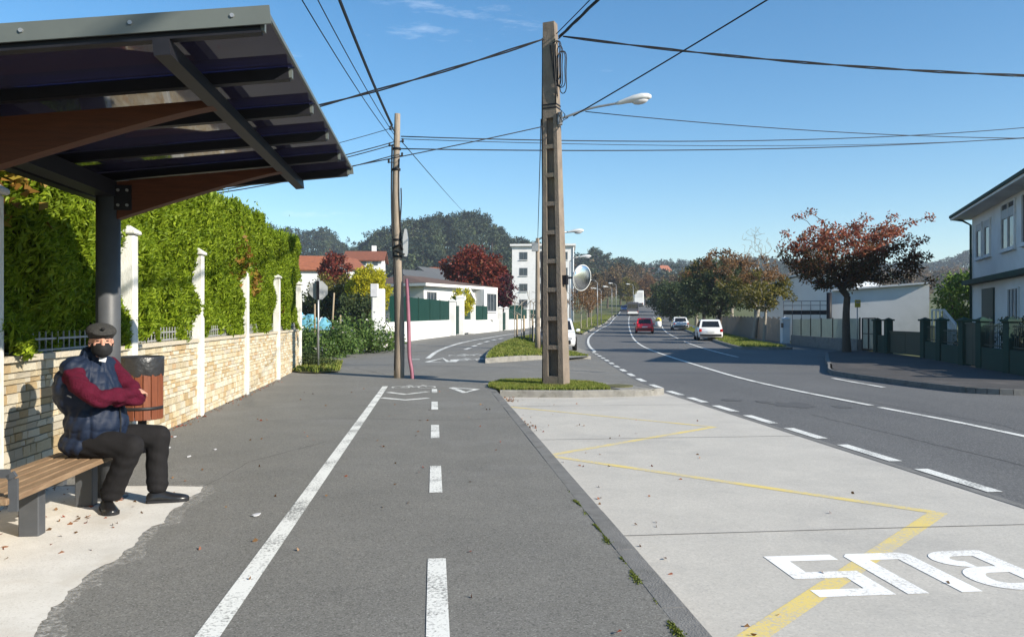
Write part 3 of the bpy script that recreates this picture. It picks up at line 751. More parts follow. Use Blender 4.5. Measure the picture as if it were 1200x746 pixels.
# far left verge where young trees stand
m = MB(); rws = []
for t in range(14):
    yv = 72 + t * 8
    rws.append([Vector((xl(yv) - q, yv, gz(xl(yv) - q, yv) + .1)) for q in (4.6, 2.6, .5)])
m.loft(rws, False, True, False); lvo = m.build('verge_turf', 'soil', None, kind='structure')
m = MB(); kerb_run(m, [(r_[2].x, r_[2].y) for r_ in rws], .16, .12, gz, 3); m.build('kerb', 'kerb_concrete', lvo)
grass_tufts('grass', [(r_[0].x, r_[0].y) for r_ in rws] + [(r_[2].x, r_[2].y) for r_ in reversed(rws)], lambda x, y: gz(x, y) + .1, 12000, lvo, 9, .16)

# ---- right-hand pavement
KP = [(13.0, 15.9), (10.6, 16.2), (9.75, 16.6), (9.5, 17.3), (9.2, 19), (8.95, 21.6), (9.1, 22.8), (10.0, 25), (11.4, 28.8), (12.9, 32.6), (14.1, 35.6), (16.1, 37.0)]
KPs = smooth_line([(a, b, 0) for a, b in KP], 2)
FB = [(18.6, 60), (17.7, 50), (16.0, 35), (15.4, 30), (13.0, 20.2), (12.2, 16.9)]
m = MB()
pv = [(p.x, p.y) for p in KPs] + [(16.2, 36.8), (16.0, 35), (15.4, 30), (13.0, 20.2), (13.0, 17)]
pav = poly_on(m, pv, .125, GR).build('pavement', 'pavement', None, kind='structure')
y_acc = 0
ks = resample(KPs, .9)
for i in range(0, len(ks) - 1):
    mm = MB(); kerb_run(mm, [ks[i], ks[i + 1]], .14, .125, GR, 3).build('kerbstone', 'kerb_grey', pav)

# ------------------------------------------------------------------ stone boundary wall with white posts
WA = math.atan2(0.125, 1.0)                     # the wall runs along (-0.125, 1)
WD = Vector((-math.sin(WA), math.cos(WA), 0)); WNn = Vector((math.cos(WA), math.sin(WA), 0))
WTOP = 1.12
Y0W, Y1W = 3.4, 22.45
wall = thing('stone_wall', 'low wall of cream and ochre stone blocks below the tall hedge', 'wall', (wall_x(Y0W), Y0W, 0), WA)
wl_len = (Y1W - Y0W) / math.cos(WA)
m = MB(); m.box((-.135, wl_len / 2, WTOP / 2 - .1), (.23, wl_len, WTOP + .16)); m.build('wall_core', 'mortar', wall)
m = MB(); m.box((-.11, wl_len / 2, WTOP + .005), (.30, wl_len, .05)); m.build('coping', 'stone_grey', wall)
# stone blocks: shared meshes with uneven faces
smesh = []
for k in range(8):
    g = random.Random(100 + k)
    mb = MB()
    def fr(x, hw, hh, j=0.0): return [(x + g.uniform(-j, j), s1 * hw + g.uniform(-.02, .02), s2 * hh + g.uniform(-.025, .025)) for s1, s2 in ((-1, -1), (1, -1), (1, 1), (-1, 1))]
    mb.loft([fr(-.5, .5, .5), fr(.25, .5, .5, .05), fr(.5, .475, .455, .12)], True)
    smesh.append(mb.mesh('stone_block'))
skinds = ['stone_cream'] * 7 + ['stone_pale'] * 6 + ['stone_ochre'] * 3 + ['stone_rust'] * 1 + ['stone_grey'] * 3
smats = {}
for k in set(skinds):
    smats[k] = []
    for me in smesh:
        mc = me.copy(); mc.materials.append(M(k)); smats[k].append(mc)
g = random.Random(11)
stones = []
z = 0.0
while z < WTOP - .03:
    h = min(g.choice((.042, .05, .06, .07, .085, .10)), WTOP - .02 - z)
    if WTOP - .02 - z - h < .04: h = WTOP - .02 - z
    u = g.uniform(-.2, 0)
    while u < wl_len:
        L_ = g.uniform(.07, .27)
        stones.append((u + L_ / 2, z + h / 2, L_ - .006, h - .006, g.choice(skinds), g.randrange(8), g.uniform(.0, .010)))
        u += L_
    z += h
def vis_area(s_):
    y = Y0W + s_[0] * math.cos(WA)
    if y < 6.0: return 0
    return s_[2] * s_[3] / y ** 3
stones.sort(key=vis_area, reverse=True)
for s_ in stones[:298]:
    o = bpy.data.objects.new('stone', smats[s_[4]][s_[5]]); COL.objects.link(o); o.parent = wall
    o.location = (-.02 + s_[6], s_[0], s_[1]); o.scale = (.05, s_[2], s_[3])
rest = {}
for s_ in stones[298:]:
    rest.setdefault(s_[4], []).append(s_)
for k, lst in rest.items():
    cos = []; fs = []; n = 0
    for s_ in lst:
        me = smesh[s_[5]]; a = np.array([v.co for v in me.vertices]) * (.05, s_[2], s_[3]) + (-.02 + s_[6], s_[0], s_[1])
        cos.append(a); fs += [[i + n for i in p.vertices] for p in me.polygons]; n += len(a)
    me = bpy.data.meshes.new('stones'); me.from_pydata(np.concatenate(cos).tolist(), [], fs)
    link('stonework', me, k, wall, 'stuff')
# white posts (each its own mesh with a cap), railing bays between them
PY = [3.6, 6.02, 9.0, 11.9, 15.2, 18.8, 22.45]
for py_ in PY:
    u = (py_ - Y0W) / math.cos(WA)
    m = MB(); m.cbox((-.005, u, 1.19), (.155, .155, 2.38 + .02), .012); po = m.build('post', 'post_white', wall)
    m = MB(); m.cbox((-.005, u, 2.42), (.215, .215, .05), .012); m.lathe([(.13, 2.445), (.02, 2.50)], 4, (-.005, u, 0), Matrix.Rotation(math.pi / 4, 3, 'Z'), False); m.build('cap', 'post_white', po)
rail_bar = MB().box((0, 0, 0), (.010, .010, .20)).mesh('railing_bar'); rail_bar.materials.append(M('rail_white'))
for a, b in zip(PY[1:], PY[2:]):
    ua, ub = (a - Y0W) / math.cos(WA) + .1, (b - Y0W) / math.cos(WA) - .1
    for zz_ in (1.17, 1.27):
        m = MB(); m.box((-.06, (ua + ub) / 2, zz_), (.016, ub - ua, .018)); m.build('rail', 'rail_white', wall)
    n = int((ub - ua) / .12)
    for i in range(1, n):
        o = bpy.data.objects.new('railing_bar', rail_bar); COL.objects.link(o); o.parent = wall; o.location = (-.06, ua + (ub - ua) * i / n, 1.235)

# ------------------------------------------------------------------ conifer hedge behind the wall
hedge = thing('conifer_hedge', 'tall clipped yellow-green conifer hedge above the stone wall', 'hedge', (wall_x(13) - .8, 13, 0))
gh = np.random.default_rng(21)
def lump(u, z): return .09 * np.sin(u * 2.3 + 1.3 * np.sin(z * 2.1)) + .07 * np.sin(u * 5.1 + z * 3.7) + .05 * np.sin(z * 7.3 + u * 1.7) + .03 * np.sin(u * 13 + z * 9)
def ztop(u): return 3.55 + .10 * np.sin(u * 1.1) + .06 * np.sin(u * 3.7 + 1) - .35 * np.exp(-((u - 1.5) / 2.5) ** 2)
HL = 19.6; HW = 1.5
def hworld(xx, u, z):
    """xx: distance behind wall face, u: along the wall from y=3.2"""
    x = wall_x(3.2) - WNn.x * xx + WD.x * u; y = 3.2 - WNn.y * xx + WD.y * u
    return np.column_stack([x, y, z])
PT = []; DR = []
N1 = 140000
u = HL * gh.uniform(0, 1, N1) ** 1.0; zb = np.maximum(1.13, 1.16 + .10 * np.sin(u * 3.1) + .10 * np.sin(u * 8.3 + 2))
z = zb + (ztop(u) - zb) * gh.uniform(0, 1, N1)
dep = .045 - .8 * lump(u, z) + gh.exponential(.06, N1)
PT.append(hworld(dep, u, z)); DR.append(np.tile([.55, -.1, .45], (N1, 1)))
N2 = 26000
u = HL * gh.uniform(0, 1, N2); xx = gh.uniform(.05, HW, N2); z = ztop(u) + .10 * np.sin(u * 6 + xx * 5) - gh.exponential(.06, N2) + .05 * lump(u, xx * 2)
PT.append(hworld(xx, u, z)); DR.append(np.tile([.15, 0, 1.0], (N2, 1)))
N3 = 16000
xx = gh.uniform(.05, HW, N3); z = .35 + (3.5 - .35) * gh.uniform(0, 1, N3); u = HL + .05 + lump(xx * 2, z) - gh.exponential(.05, N3)
PT.append(hworld(xx, u, z)); DR.append(np.tile([0, .6, .4], (N3, 1)))
N4 = 700   # stray shoots along the top
u = HL * gh.uniform(0, 1, N4); xx = gh.uniform(.0, HW * .6, N4); z = ztop(u) + gh.exponential(.09, N4)
PT.append(hworld(xx, u, z)); DR.append(np.tile([.2, 0, 1.3], (N4, 1)))
hp = np.concatenate(PT) - np.array(hedge.location)
me = leaf_mesh('foliage', hp, np.concatenate(DR), .100, .030, .25, .5, 22); link('foliage', me, 'leaf_hedge', hedge)
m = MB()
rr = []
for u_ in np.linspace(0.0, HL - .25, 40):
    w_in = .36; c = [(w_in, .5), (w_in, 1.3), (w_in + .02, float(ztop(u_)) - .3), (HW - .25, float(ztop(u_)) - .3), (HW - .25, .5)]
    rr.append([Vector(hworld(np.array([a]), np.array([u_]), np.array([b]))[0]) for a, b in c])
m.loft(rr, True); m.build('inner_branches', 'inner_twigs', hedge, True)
# brown and yellow sprays in it
PT = []
for yc, zc, ry, rz_, n in ((6.35, 2.85, .45, .45, 420), (15.0, 2.6, .35, .5, 110), (19.3, 1.9, .25, .6, 120), (16.5, 2.2, .4, .3, 120)):
    uu = gh.normal(0, ry * .5, n) + (yc - 3.2); zz_ = gh.normal(0, rz_ * .5, n) + zc
    PT.append(hworld(.0 - .8 * lump(uu, zz_) + gh.exponential(.05, n), uu, zz_))
hp = np.concatenate(PT) - np.array(hedge.location)
me = leaf_mesh('withered_sprays', hp, np.tile([.6, -.1, .1], (len(hp), 1)), .12, .07, .2, .7, 23); link('withered_sprays', me, 'leaf_hedge_brown', hedge)

# ------------------------------------------------------------------ bus shelter
SA = math.atan2(PN.y, PN.x)
sh = thing('bus_shelter', 'bus shelter with smoked roof panels on timber brackets and grey steel posts', 'bus shelter', (-3.27, 6.45, 0), SA)
UF, UB = 1.85, -.34
VN, VF = -2.95, .85
def rz_(u): return 2.85 - .11 * (UF - u)
for v in (0.0, -2.02):
    m = MB(); m.lathe([(.092, 0), (.092, 2.46)], 24, (0, v, 0)); m.build('post', 'grey_steel', sh)
    m = MB(); m.lathe([(.15, 0), (.15, .015)], 24, (0, v, 0)); m.build('base_plate', 'grey_steel', sh)
    # tapering glulam bracket with an arched lower edge
    top = [(u, rz_(u) - .105) for u in np.linspace(.085, 1.40, 12)]
    low = [(u, rz_(u) - .105 - (.035 + .265 * (1 - t) ** 1.5 + .02 * math.sin(math.pi * t))) for u, t in zip(np.linspace(.085, 1.40, 12), np.linspace(0, 1, 12))]
    m = MB(); m.loft([[(a[0], v - .05, a[1]), (a[0], v + .05, a[1]), (b[0], v + .05, b[1]), (b[0], v - .05, b[1])] for a, b in zip(top, low)], True)
    m.build('timber_bracket', 'glulam', sh)
    m = MB(); m.box((.12, v - .056, 2.42), (.16, .012, .20)); m.build('fixing_plate', 'dark_steel', sh)
    for bu, bz in ((.10, 2.36), (.10, 2.48), (.17, 2.36), (.17, 2.48)):
        m = MB(); m.lathe([(.012, 0), (.012, .012)], 8, (bu, v - .062, bz), Matrix.Rotation(math.pi / 2, 3, 'X'), False); m.build('bolt', 'galvanised', sh)
sl = math.atan(.11)
m = MB(); m.box((.0, (VN + VF) / 2, rz_(0) - .155), (.16, VF - VN - .1, .12)); m.build('back_beam', 'dark_steel', sh)
m = MB(); m.box((1.38, (VN + VF) / 2, rz_(1.38) - .105), (.075, VF - VN, .075), m=Matrix.Rotation(-sl, 3, 'Y')); m.build('front_beam', 'dark_steel', sh)
PAN = (VF - VN) / 5
for k in range(6):
    v = VN + PAN * k
    vv = min(max(v, VN + .035), VF - .03)
    m = MB(); m.bar((UB, vv, rz_(UB) - .035), (UF - .03, vv, rz_(UF - .03) - .035), .055, .065); m.build('purlin', 'dark_steel', sh)
    m = MB(); m.bar((UF - .03, vv, rz_(UF) - .036), (UF - .012, vv, rz_(UF) - .036), .04, .05); m.build('purlin_end_cap', 'trim_metal', sh)
for k in range(5):
    v0, v1 = VN + PAN * k + .012, VN + PAN * (k + 1) - .012
    m = MB(); m.slab((UB, v0, rz_(UB) + .012), (UF, v0, rz_(UF) + .012), (UF, v1, rz_(UF) + .012), (UB, v1, rz_(UB) + .012), .010); m.build('roof_panel', 'smoked_panel', sh)
m = MB(); m.bar((UB, VN - .012, rz_(UB) + .005), (UF + .02, VN - .012, rz_(UF) + .005), .012, .085); m.build('end_trim', 'trim_metal', sh)
m = MB(); m.bar((UB, VF + .012, rz_(UB) - .005), (UF + .02, VF + .012, rz_(UF) - .005), .012, .075); m.build('end_trim', 'trim_metal', sh)
for u_ in (.3, .78, 1.25, 1.70):
    m = MB(); m.lathe([(.010, 0), (.010, .008)], 8, (u_, VN - .018, rz_(u_) + .008), Matrix.Rotation(math.pi / 2, 3, 'X'), False); m.build('rivet', 'galvanised', sh)
m = MB(); m.bar((UF + .006, VN, rz_(UF) + .012), (UF + .006, VF, rz_(UF) + .012), .012, .022); m.build('front_trim', 'trim_metal', sh)
m = MB(); m.bar((UB - .05, VN, rz_(UB) - .05), (UB - .05, VF, rz_(UB) - .05), .10, .10); m.build('gutter', 'dark_steel', sh)

# ------------------------------------------------------------------ worn concrete pad under the bench
pp = [(-60, 577), (20, 571), (90, 569.5), (150, 569.5), (200, 569.5), (238, 570.5), (234, 577), (222, 583), (214, 591), (203, 597), (192, 610), (193, 613), (178, 617), (165, 627), (157, 640), (143, 648), (140, 655), (122, 662), (103, 672), (92, 686), (80, 693), (73, 707), (60, 712), (52, 726), (46, 731), (38, 748), (28, 765), (-20, 830), (-400, 800)]
g = random.Random(5)
base = [hit(*p) for p in pp]; fine = []
for i, a in enumerate(base):
    b = base[(i + 1) % len(base)]
    n = 4 if 4 <= i < 27 else 3
    for k in range(n):
        q = a.lerp(b, k / n); j = .008 if 5 <= i < 26 else .0
        fine.append((q.x + g.uniform(-j, j), q.y + g.uniform(-j, j)))
fine = [(max(x, wall_x(y) + .02), y) for x, y in fine]
bm = bmesh.new()
bm.faces.new([bm.verts.new((x, y, .004)) for x, y in fine]); bmesh.ops.triangulate(bm, faces=bm.faces)
me = bpy.data.meshes.new('pad'); bm.to_mesh(me); bm.free()
pad = link('concrete_pad', me, 'pad_concrete', None, 'structure')
def film(off, seed):
    g = random.Random(seed); n = len(base); out = []
    for i, p in enumerate(base):
        a, b = base[i - 1], base[(i + 1) % n]; d = (b - a).normalized(); k = off * g.uniform(.5, 1.5) if 4 <= i <= 27 else 0
        out.append((p.x + (-d.y) * k, p.y + d.x * k))
    return out
for off_, z_ in ((.10, .0022), (.045, .0030)):
    pts_ = film(off_, int(off_ * 1000)); ar2 = sum(a[0] * b[1] - b[0] * a[1] for a, b in zip(base, base[1:]))
    if abs(sum(p[0] for p in pts_)) > 0 and ar2 < 0: pass
    else:
        pts_ = film(-off_, int(off_ * 1000))
    bm = bmesh.new(); bm.faces.new([bm.verts.new((max(x, wall_x(y) + .02), y, z_)) for x, y in pts_]); bmesh.ops.triangulate(bm, faces=bm.faces)
    me = bpy.data.meshes.new('dust'); bm.to_mesh(me); bm.free(); link('dust_edge', me, 'dust_film', pad)
# crumbs and leaves
def litter(name, pts, mat, size, parent=None, z0=.006, wide=.7):
    P = np.array([(x, y, z0 + nrg.uniform(0, .008)) for x, y in pts])
    me = leaf_mesh(name, P, np.column_stack([nrg.normal(0, 1, len(P)), nrg.normal(0, 1, len(P)), np.zeros(len(P))]), size, size * wide, .12, .12, 31)
    return link(name, me, mat, parent, 'stuff')
lp = [(wall_x(y) + abs(g.gauss(0.03, .09)) + .02, y) for y in [g.uniform(4, 22) for _ in range(420)]]
lp += [(wall_x(y) + abs(g.gauss(.02, .12)) + .02, y) for y in [g.gauss(8.9, .35) for _ in range(160)]]
lp += [(-3.25 + g.gauss(0, .28), 5.6 + g.gauss(0, .75)) for _ in range(90)]
lp = [p for p in lp if p[0] > wall_x(p[1]) + .01]
tag(litter('leaf_litter', lp, 'fallen', .035), 'brown fallen leaves along the foot of the stone wall and under the bench', 'leaf litter')
lp = []
for _ in range(70):
    y = g.uniform(3, 16.5); lp.append(along(g.uniform(-2.6, 1.0), y))
o = tag(litter('path_leaves', lp, 'fallen', .035), 'few dry leaves scattered on the asphalt bike path', 'leaf litter')
lp = []
for _ in range(60):
    y = g.uniform(3, 15.8); lp.append(along(KERB + .2 + abs(g.gauss(0, .9)), y))
lp += [along(KERB + .2 + abs(g.gauss(0, .10)), g.gauss(11.6, .25)) for _ in range(40)]
lp += [along(KERB + .25 + abs(g.gauss(0, .12)), g.gauss(15.4, .25)) for _ in range(70)]
o = tag(litter('bay_leaves', lp, 'fallen', .034, None, -.116), 'dry leaves blown along the kerb of the concrete bus bay', 'leaf litter')
# pale scraps on the footway
for px_, py_ in ((197, 525), (252, 527), (222, 535), (178, 548), (205, 512), (300, 604)):
    p = hit(px_, py_); mb = MB(); n = 7; r_ = g.uniform(.018, .04)
    pts = [(p.x + r_ * g.uniform(.5, 1) * math.cos(2 * math.pi * k / n), p.y + 2 * r_ * g.uniform(.5, 1) * math.sin(2 * math.pi * k / n)) for k in range(n)]
    mb.prism(pts, .005, .012)
    tag(mb.build('paper_scrap', 'shirt'), 'small pale scrap lying on the grey footway near the litter bin', 'litter', 'pale scraps on the footway')
# moss along the kerb joint
gp = nrg.uniform(0, 1, 5200)
ym = 2.6 + 4.2 * gp ** 1.3
xm = KERB - .0986 * ym + nrg.normal(-.008, .007, 5200) * (1 + .8 * np.sin(ym * 9))
P = np.column_stack([xm, ym, np.full(5200, .004)])
keep = (np.sin(ym * 7.3) + np.sin(ym * 17.1 + 1) + nrg.normal(0, .5, 5200)) > .75
me = leaf_mesh('moss', P[keep], np.tile([0, 0, .8], (int(keep.sum()), 1)), .013, .009, .2, .8, 41)
tag(link('moss', me, 'moss', None, 'stuff'), 'green moss growing in the joint between path and kerb', 'moss')

# ------------------------------------------------------------------ bench
be = thing('bench', 'wooden slatted bench with grey steel legs under the bus shelter', 'bench', (-3.27, 5.9, 0), SA)
for k in range(5):
    m = MB(); m.cbox(((k - 2) * .094, -.515, .39), (.080, 1.65, .04), .006); m.build('slat', 'bench_wood', be)
for v in (-.57, .27):
    m = MB(); m.cbox((0, v, .165), (.13, .10, .33), .006); m.build('leg', 'grey_steel', be)
    m = MB(); m.box((0, v, .35), (.42, .06, .035)); m.build('crossbar', 'grey_steel', be)
m = MB()
ar = [(.245, .33), (.245, .52), (.225, .55), (-.20, .55), (-.235, .52), (-.235, .33)]
for a, b in zip(ar, ar[1:]): m.bar((a[0], -1.30, a[1]), (b[0], -1.30, b[1]), .05, .022, (0, 1, 0))
m.build('armrest', 'grey_steel', be)

# ------------------------------------------------------------------ seated person
def evaluated(mb, voxel, smooth=8, fac=.6):
    me = mb.mesh('tmp'); o = bpy.data.objects.new('tmp', me); COL.objects.link(o)
    md = o.modifiers.new('r', 'REMESH'); md.mode = 'VOXEL'; md.voxel_size = voxel
    if smooth: ms = o.modifiers.new('s', 'SMOOTH'); ms.iterations = smooth; ms.factor = fac
    dg = bpy.context.evaluated_depsgraph_get()
    out = bpy.data.meshes.new_from_object(o.evaluated_get(dg))
    bpy.data.objects.remove(o); bpy.data.meshes.remove(me)
    out.polygons.foreach_set('use_smooth', [True] * len(out.polygons))
    return out
def capsule(mb, a, b, ra, rb, n=14):
    a, b = Vector(a), Vector(b); d = (b - a)
    k = 5; pts = []; rs = []
    dn = d.normalized()
    for i in range(k): t = math.pi / 2 * (1 - i / k); pts.append(a - dn * ra * math.sin(t)); rs.append(max(.001, ra * math.cos(t)))
    for i in range(k + 1): pts.append(a + d * i / k); rs.append(ra + (rb - ra) * i / k)
    for i in range(1, k + 1): t = math.pi / 2 * i / k; pts.append(b + dn * rb * math.sin(t)); rs.append(max(.001, rb * math.cos(t)))
    mb.tube(pts, rs, n)
def chain(mb, pts, rs):
    for i in range(len(pts) - 1): capsule(mb, pts[i], pts[i + 1], rs[i], rs[i + 1])
PC = Vector((-3.22, 6.08, 0)); YB = R(-11)
pf = Vector((math.cos(YB), math.sin(YB), 0)); pr = Vector((math.sin(YB), -math.cos(YB), 0))
def B(fw, rt, z): return PC + pf * fw + pr * rt + Vector((0, 0, z))
BM = Matrix.Rotation(YB, 3, 'Z')
man = thing('person', 'seated person in flat cap, black mask, navy padded vest and maroon jumper, arms folded', 'person', (-3.0, 6.1, 0))
Ml = Matrix.Translation(-Vector(man.location))
def put(name, me, mat, parent=man, cut=None):
    me.transform(Ml); return link(name, me, mat, parent)
HCn = Vector((-3.115, 6.04, 1.275)); YH = R(-56)
hf = Vector((math.cos(YH), math.sin(YH), 0)); hr = Vector((math.sin(YH), -math.cos(YH), 0)); HM = Matrix.Rotation(YH, 3, 'Z')
def H(fw, rt, z): return HCn + hf * fw + hr * rt + Vector((0, 0, z))
kneeR, ankR = Vector((-2.83, 5.93, .50)), Vector((-3.015, 6.0, .11))
kneeL, ankL = Vector((-2.785, 6.28, .525)), Vector((-2.80, 6.29, .11))
shR, elR, wrR = B(.035, .205, 1.01), B(.25, .235, .86), B(.36, -.02, .885)
shL, elL, wrL = B(.0, -.22, 1.06), B(.27, -.17, .85), B(.30, .08, .835)
# body: one continuous skin-coloured figure with head, hands and feet
mb = MB()
mb.ell(H(-.012, 0, .03), (.098, .077, .098), m=HM); mb.ell(H(.020, 0, -.035), (.074, .064, .085), m=HM)
mb.ell(H(.035, 0, -.085), (.045, .045, .040), m=HM)                      # chin
capsule(mb, H(.088, 0, .012), H(.108, 0, -.030), .011, .017)             # nose
for s_ in (-1, 1):
    mb.ell(H(-.012, s_ * .079, -.012), (.022, .010, .034), m=HM)         # ears
    mb.ell(H(.066, s_ * .042, -.022), (.022, .024, .022), m=HM)          # cheeks
capsule(mb, H(-.02, 0, -.06), B(-.01, 0, 1.08), .055, .062)
mb.ell(B(0, 0, .95), (.12, .18, .22), m=BM); mb.ell(B(.03, 0, .70), (.15, .18, .2), m=BM); mb.ell(B(0, 0, .52), (.14, .17, .11), m=BM)
chain(mb, [shR, elR, wrR], [.055, .045, .032]); chain(mb, [shL, elL, wrL], [.055, .045, .032])
chain(mb, [B(0, .10, .52), kneeR, ankR], [.075, .055, .04]); chain(mb, [B(0, -.10, .52), kneeL, ankL], [.075, .055, .04])
def hand(mb, w, d, up):
    d = d.normalized(); sd = d.cross(up).normalized()
    c = w + d * .055
    capsule(mb, w, w + d * .09, .026, .030); capsule(mb, w + sd * .018, w + sd * .022 + d * .085, .022, .020); capsule(mb, w - sd * .018, w - sd * .022 + d * .085, .022, .020)
    for k, (o_, ln) in enumerate(((.031, .060), (.011, .075), (-.010, .070), (-.030, .055))):
        a = w + d * .088 + sd * o_; b = a + d * ln * .55 - up * .008; c2 = b + d * ln * .4 - up * .025
        chain(mb, [a, b, c2], [.0095, .009, .008])
    chain(mb, [w + d * .02 + sd * .03, w + d * .055 + sd * .055, w + d * .085 + sd * .058 - up * .012], [.012, .0105, .009])
hand(mb, wrR, B(.33, -.2, .88) - wrR, Vector((0, 0, 1))); hand(mb, wrL, B(.22, .26, .84) - wrL, Vector((0, 0, 1)))
body = put('body', evaluated(mb, .0075, 4), 'skin')
for s_ in (-1, 1):
    m = MB(); m.ell(H(.077, s_ * .032, .006), (.009, .0125, .005), 10, 7, HM); me = m.mesh('eye'); put('eye', me, 'eye_dark', man)
    m = MB(); mbp = [H(.090, s_ * .018, .026), H(.087, s_ * .034, .029), H(.074, s_ * .052, .026)]; m.tube(mbp, .0028, 6); put('eyebrow', m.mesh('eyebrow'), 'cap_wool', man)
# mask over nose and mouth
m = MB(); rings = []
for i, zz_ in enumerate(np.linspace(-.118, -.012, 9)):
    t = i / 8; ring = []
    for j, a in enumerate(np.linspace(-72, 72, 15)):
        ar_ = R(a); base_r = .083 + .022 * math.sin(math.pi * min(1, t * .95 + .05)) * math.cos(ar_) ** 2 + (.022 * math.exp(-((t - .68) / .25) ** 2) * math.exp(-(a / 22) ** 2))
        if t < .15: base_r -= .03 * (1 - t / .15)
        ring.append(H(.012 + base_r * math.cos(ar_), base_r * .86 * math.sin(ar_), zz_ + .012 * (abs(a) / 72) ** 2 * (1 - t) * 3))
    rings.append(ring)
m.loft(rings, False, True, False); me = m.mesh('mask'); mk = put('face_mask', me, 'mask_cloth', man)
sd_ = mk.modifiers.new('t', 'SOLIDIFY'); sd_.thickness = .004
for s_ in (-1, 1):
    m = MB(); m.tube([H(.05, s_ * .072, -.03), H(.0, s_ * .086, -.012), H(-.025, s_ * .088, .0)], .003, 5); put('mask_strap', m.mesh('mask_strap'), 'mask_cloth', mk)
# flat cap
mb = MB(); mb.ell(H(-.006, 0, .080), (.126, .108, .058), 20, 10, HM @ Matrix.Rotation(R(13), 3, 'Y')); mb.ell(H(-.014, 0, .048), (.108, .092, .05), 20, 10, HM)
mb.ell(H(.088, 0, .066), (.050, .078, .014), 18, 8, HM @ Matrix.Rotation(R(20), 3, 'Y'))
put('flat_cap', evaluated(mb, .006, 4), 'cap_wool')
m = MB(); m.ell(H(.118, 0, .098), (.010, .016, .012), 10, 6, HM); put('cap_badge', m.mesh('cap_badge'), 'mask_cloth', man)
# jumper sleeves
mb = MB(); chain(mb, [shR, B(.13, .255, .95), elR, B(.33, .10, .88), wrR], [.078, .073, .066, .056, .045]); mb.ell(B(.03, .20, 1.01), (.09, .08, .09), m=BM)
chain(mb, [shL, elL, B(.36, -.05, .84), wrL], [.084, .070, .056, .046])
capsule(mb, B(.0, .0, 1.06), B(.02, 0, 1.15), .09, .062)
me = evaluated(mb, .009, 6)
co = np.empty(len(me.vertices) * 3); no = np.empty(len(me.vertices) * 3); me.vertices.foreach_get('co', co); me.vertices.foreach_get('normal', no)
co = co.reshape(-1, 3); no = no.reshape(-1, 3)
w_ = .005 * np.sin(co[:, 0] * 46 + 18 * co[:, 2] + 2 * np.sin(co[:, 2] * 30)) + .003 * np.sin(co[:, 1] * 70 + co[:, 2] * 50)
me.vertices.foreach_set('co', (co + no * w_[:, None]).ravel()); put('jumper', me, 'jumper')
# padded vest with horizontal quilting
mb = MB()
mb.ell(B(.0, 0, .51), (.205, .225, .115), m=BM); mb.ell(B(.055, 0, .66), (.215, .228, .20), m=BM); mb.ell(B(.030, 0, .86), (.185, .222, .22), m=BM)
mb.ell(B(-.01, 0, .99), (.158, .235, .17), m=BM); capsule(mb, B(-.012, .15, 1.07), B(-.012, -.15, 1.07), .092, .092); mb.ell(B(-.03, .06, .92), (.17, .21, .22), m=BM)
capsule(mb, B(.0, 0, 1.06), B(.025, 0, 1.155), .11, .085)
me = evaluated(mb, .009, 8)
co = np.empty(len(me.vertices) * 3); no = np.empty(len(me.vertices) * 3); me.vertices.foreach_get('co', co); me.vertices.foreach_get('normal', no)
co = co.reshape(-1, 3); no = no.reshape(-1, 3)
al = np.arctan2((co[:, :2] - np.array(PC)[:2]) @ np.array(pr)[:2], (co[:, :2] - np.array(PC)[:2]) @ np.array(pf)[:2])
ph = co[:, 2] / .088 + .10 * np.sin(al * 5) + .06 * np.sin(al * 11)
puff = .010 * np.sqrt(np.abs(np.sin(np.pi * ph))) + .004 * np.sin(al * 17 + ph * 3)
zipf = np.exp(-((al - .02) / .05) ** 2) * .012
seam = np.exp(-((al - .9) / .05) ** 2) * .010
me.vertices.foreach_set('co', (co + no * (puff - zipf - seam)[:, None]).ravel()); vest = put('padded_vest', me, 'vest_navy')
m = MB(); zp = []
for zz_ in np.linspace(.46, .80, 10): zp.append(B(.262 - .5 * (zz_ - .66) ** 2, 0.0, zz_))
m.tube(zp, .006, 6); put('zip', m.mesh('zip'), 'mask_cloth', vest)
m = MB(); m.tube([B(.10, .16, .60), B(.155, .17, .70)], .005, 6); put('pocket_zip', m.mesh('pocket_zip'), 'mask_cloth', vest)
m = MB(); ap = [B(-.045, .243, 1.02), B(-.062, .245, .97), B(-.045, .250, .925), B(.0, .255, .895), B(.05, .257, .875)]; m.tube(smooth_line(ap, 2), .0055, 6); put('armhole_piping', m.mesh('armhole_piping'), 'shirt', vest)
m = MB(); m.slab(H(.055, .022, -.145), H(.07, -.02, -.155), H(.06, -.03, -.12), H(.05, .02, -.118), .006); put('shirt_collar', m.mesh('shirt_collar'), 'shirt', vest)
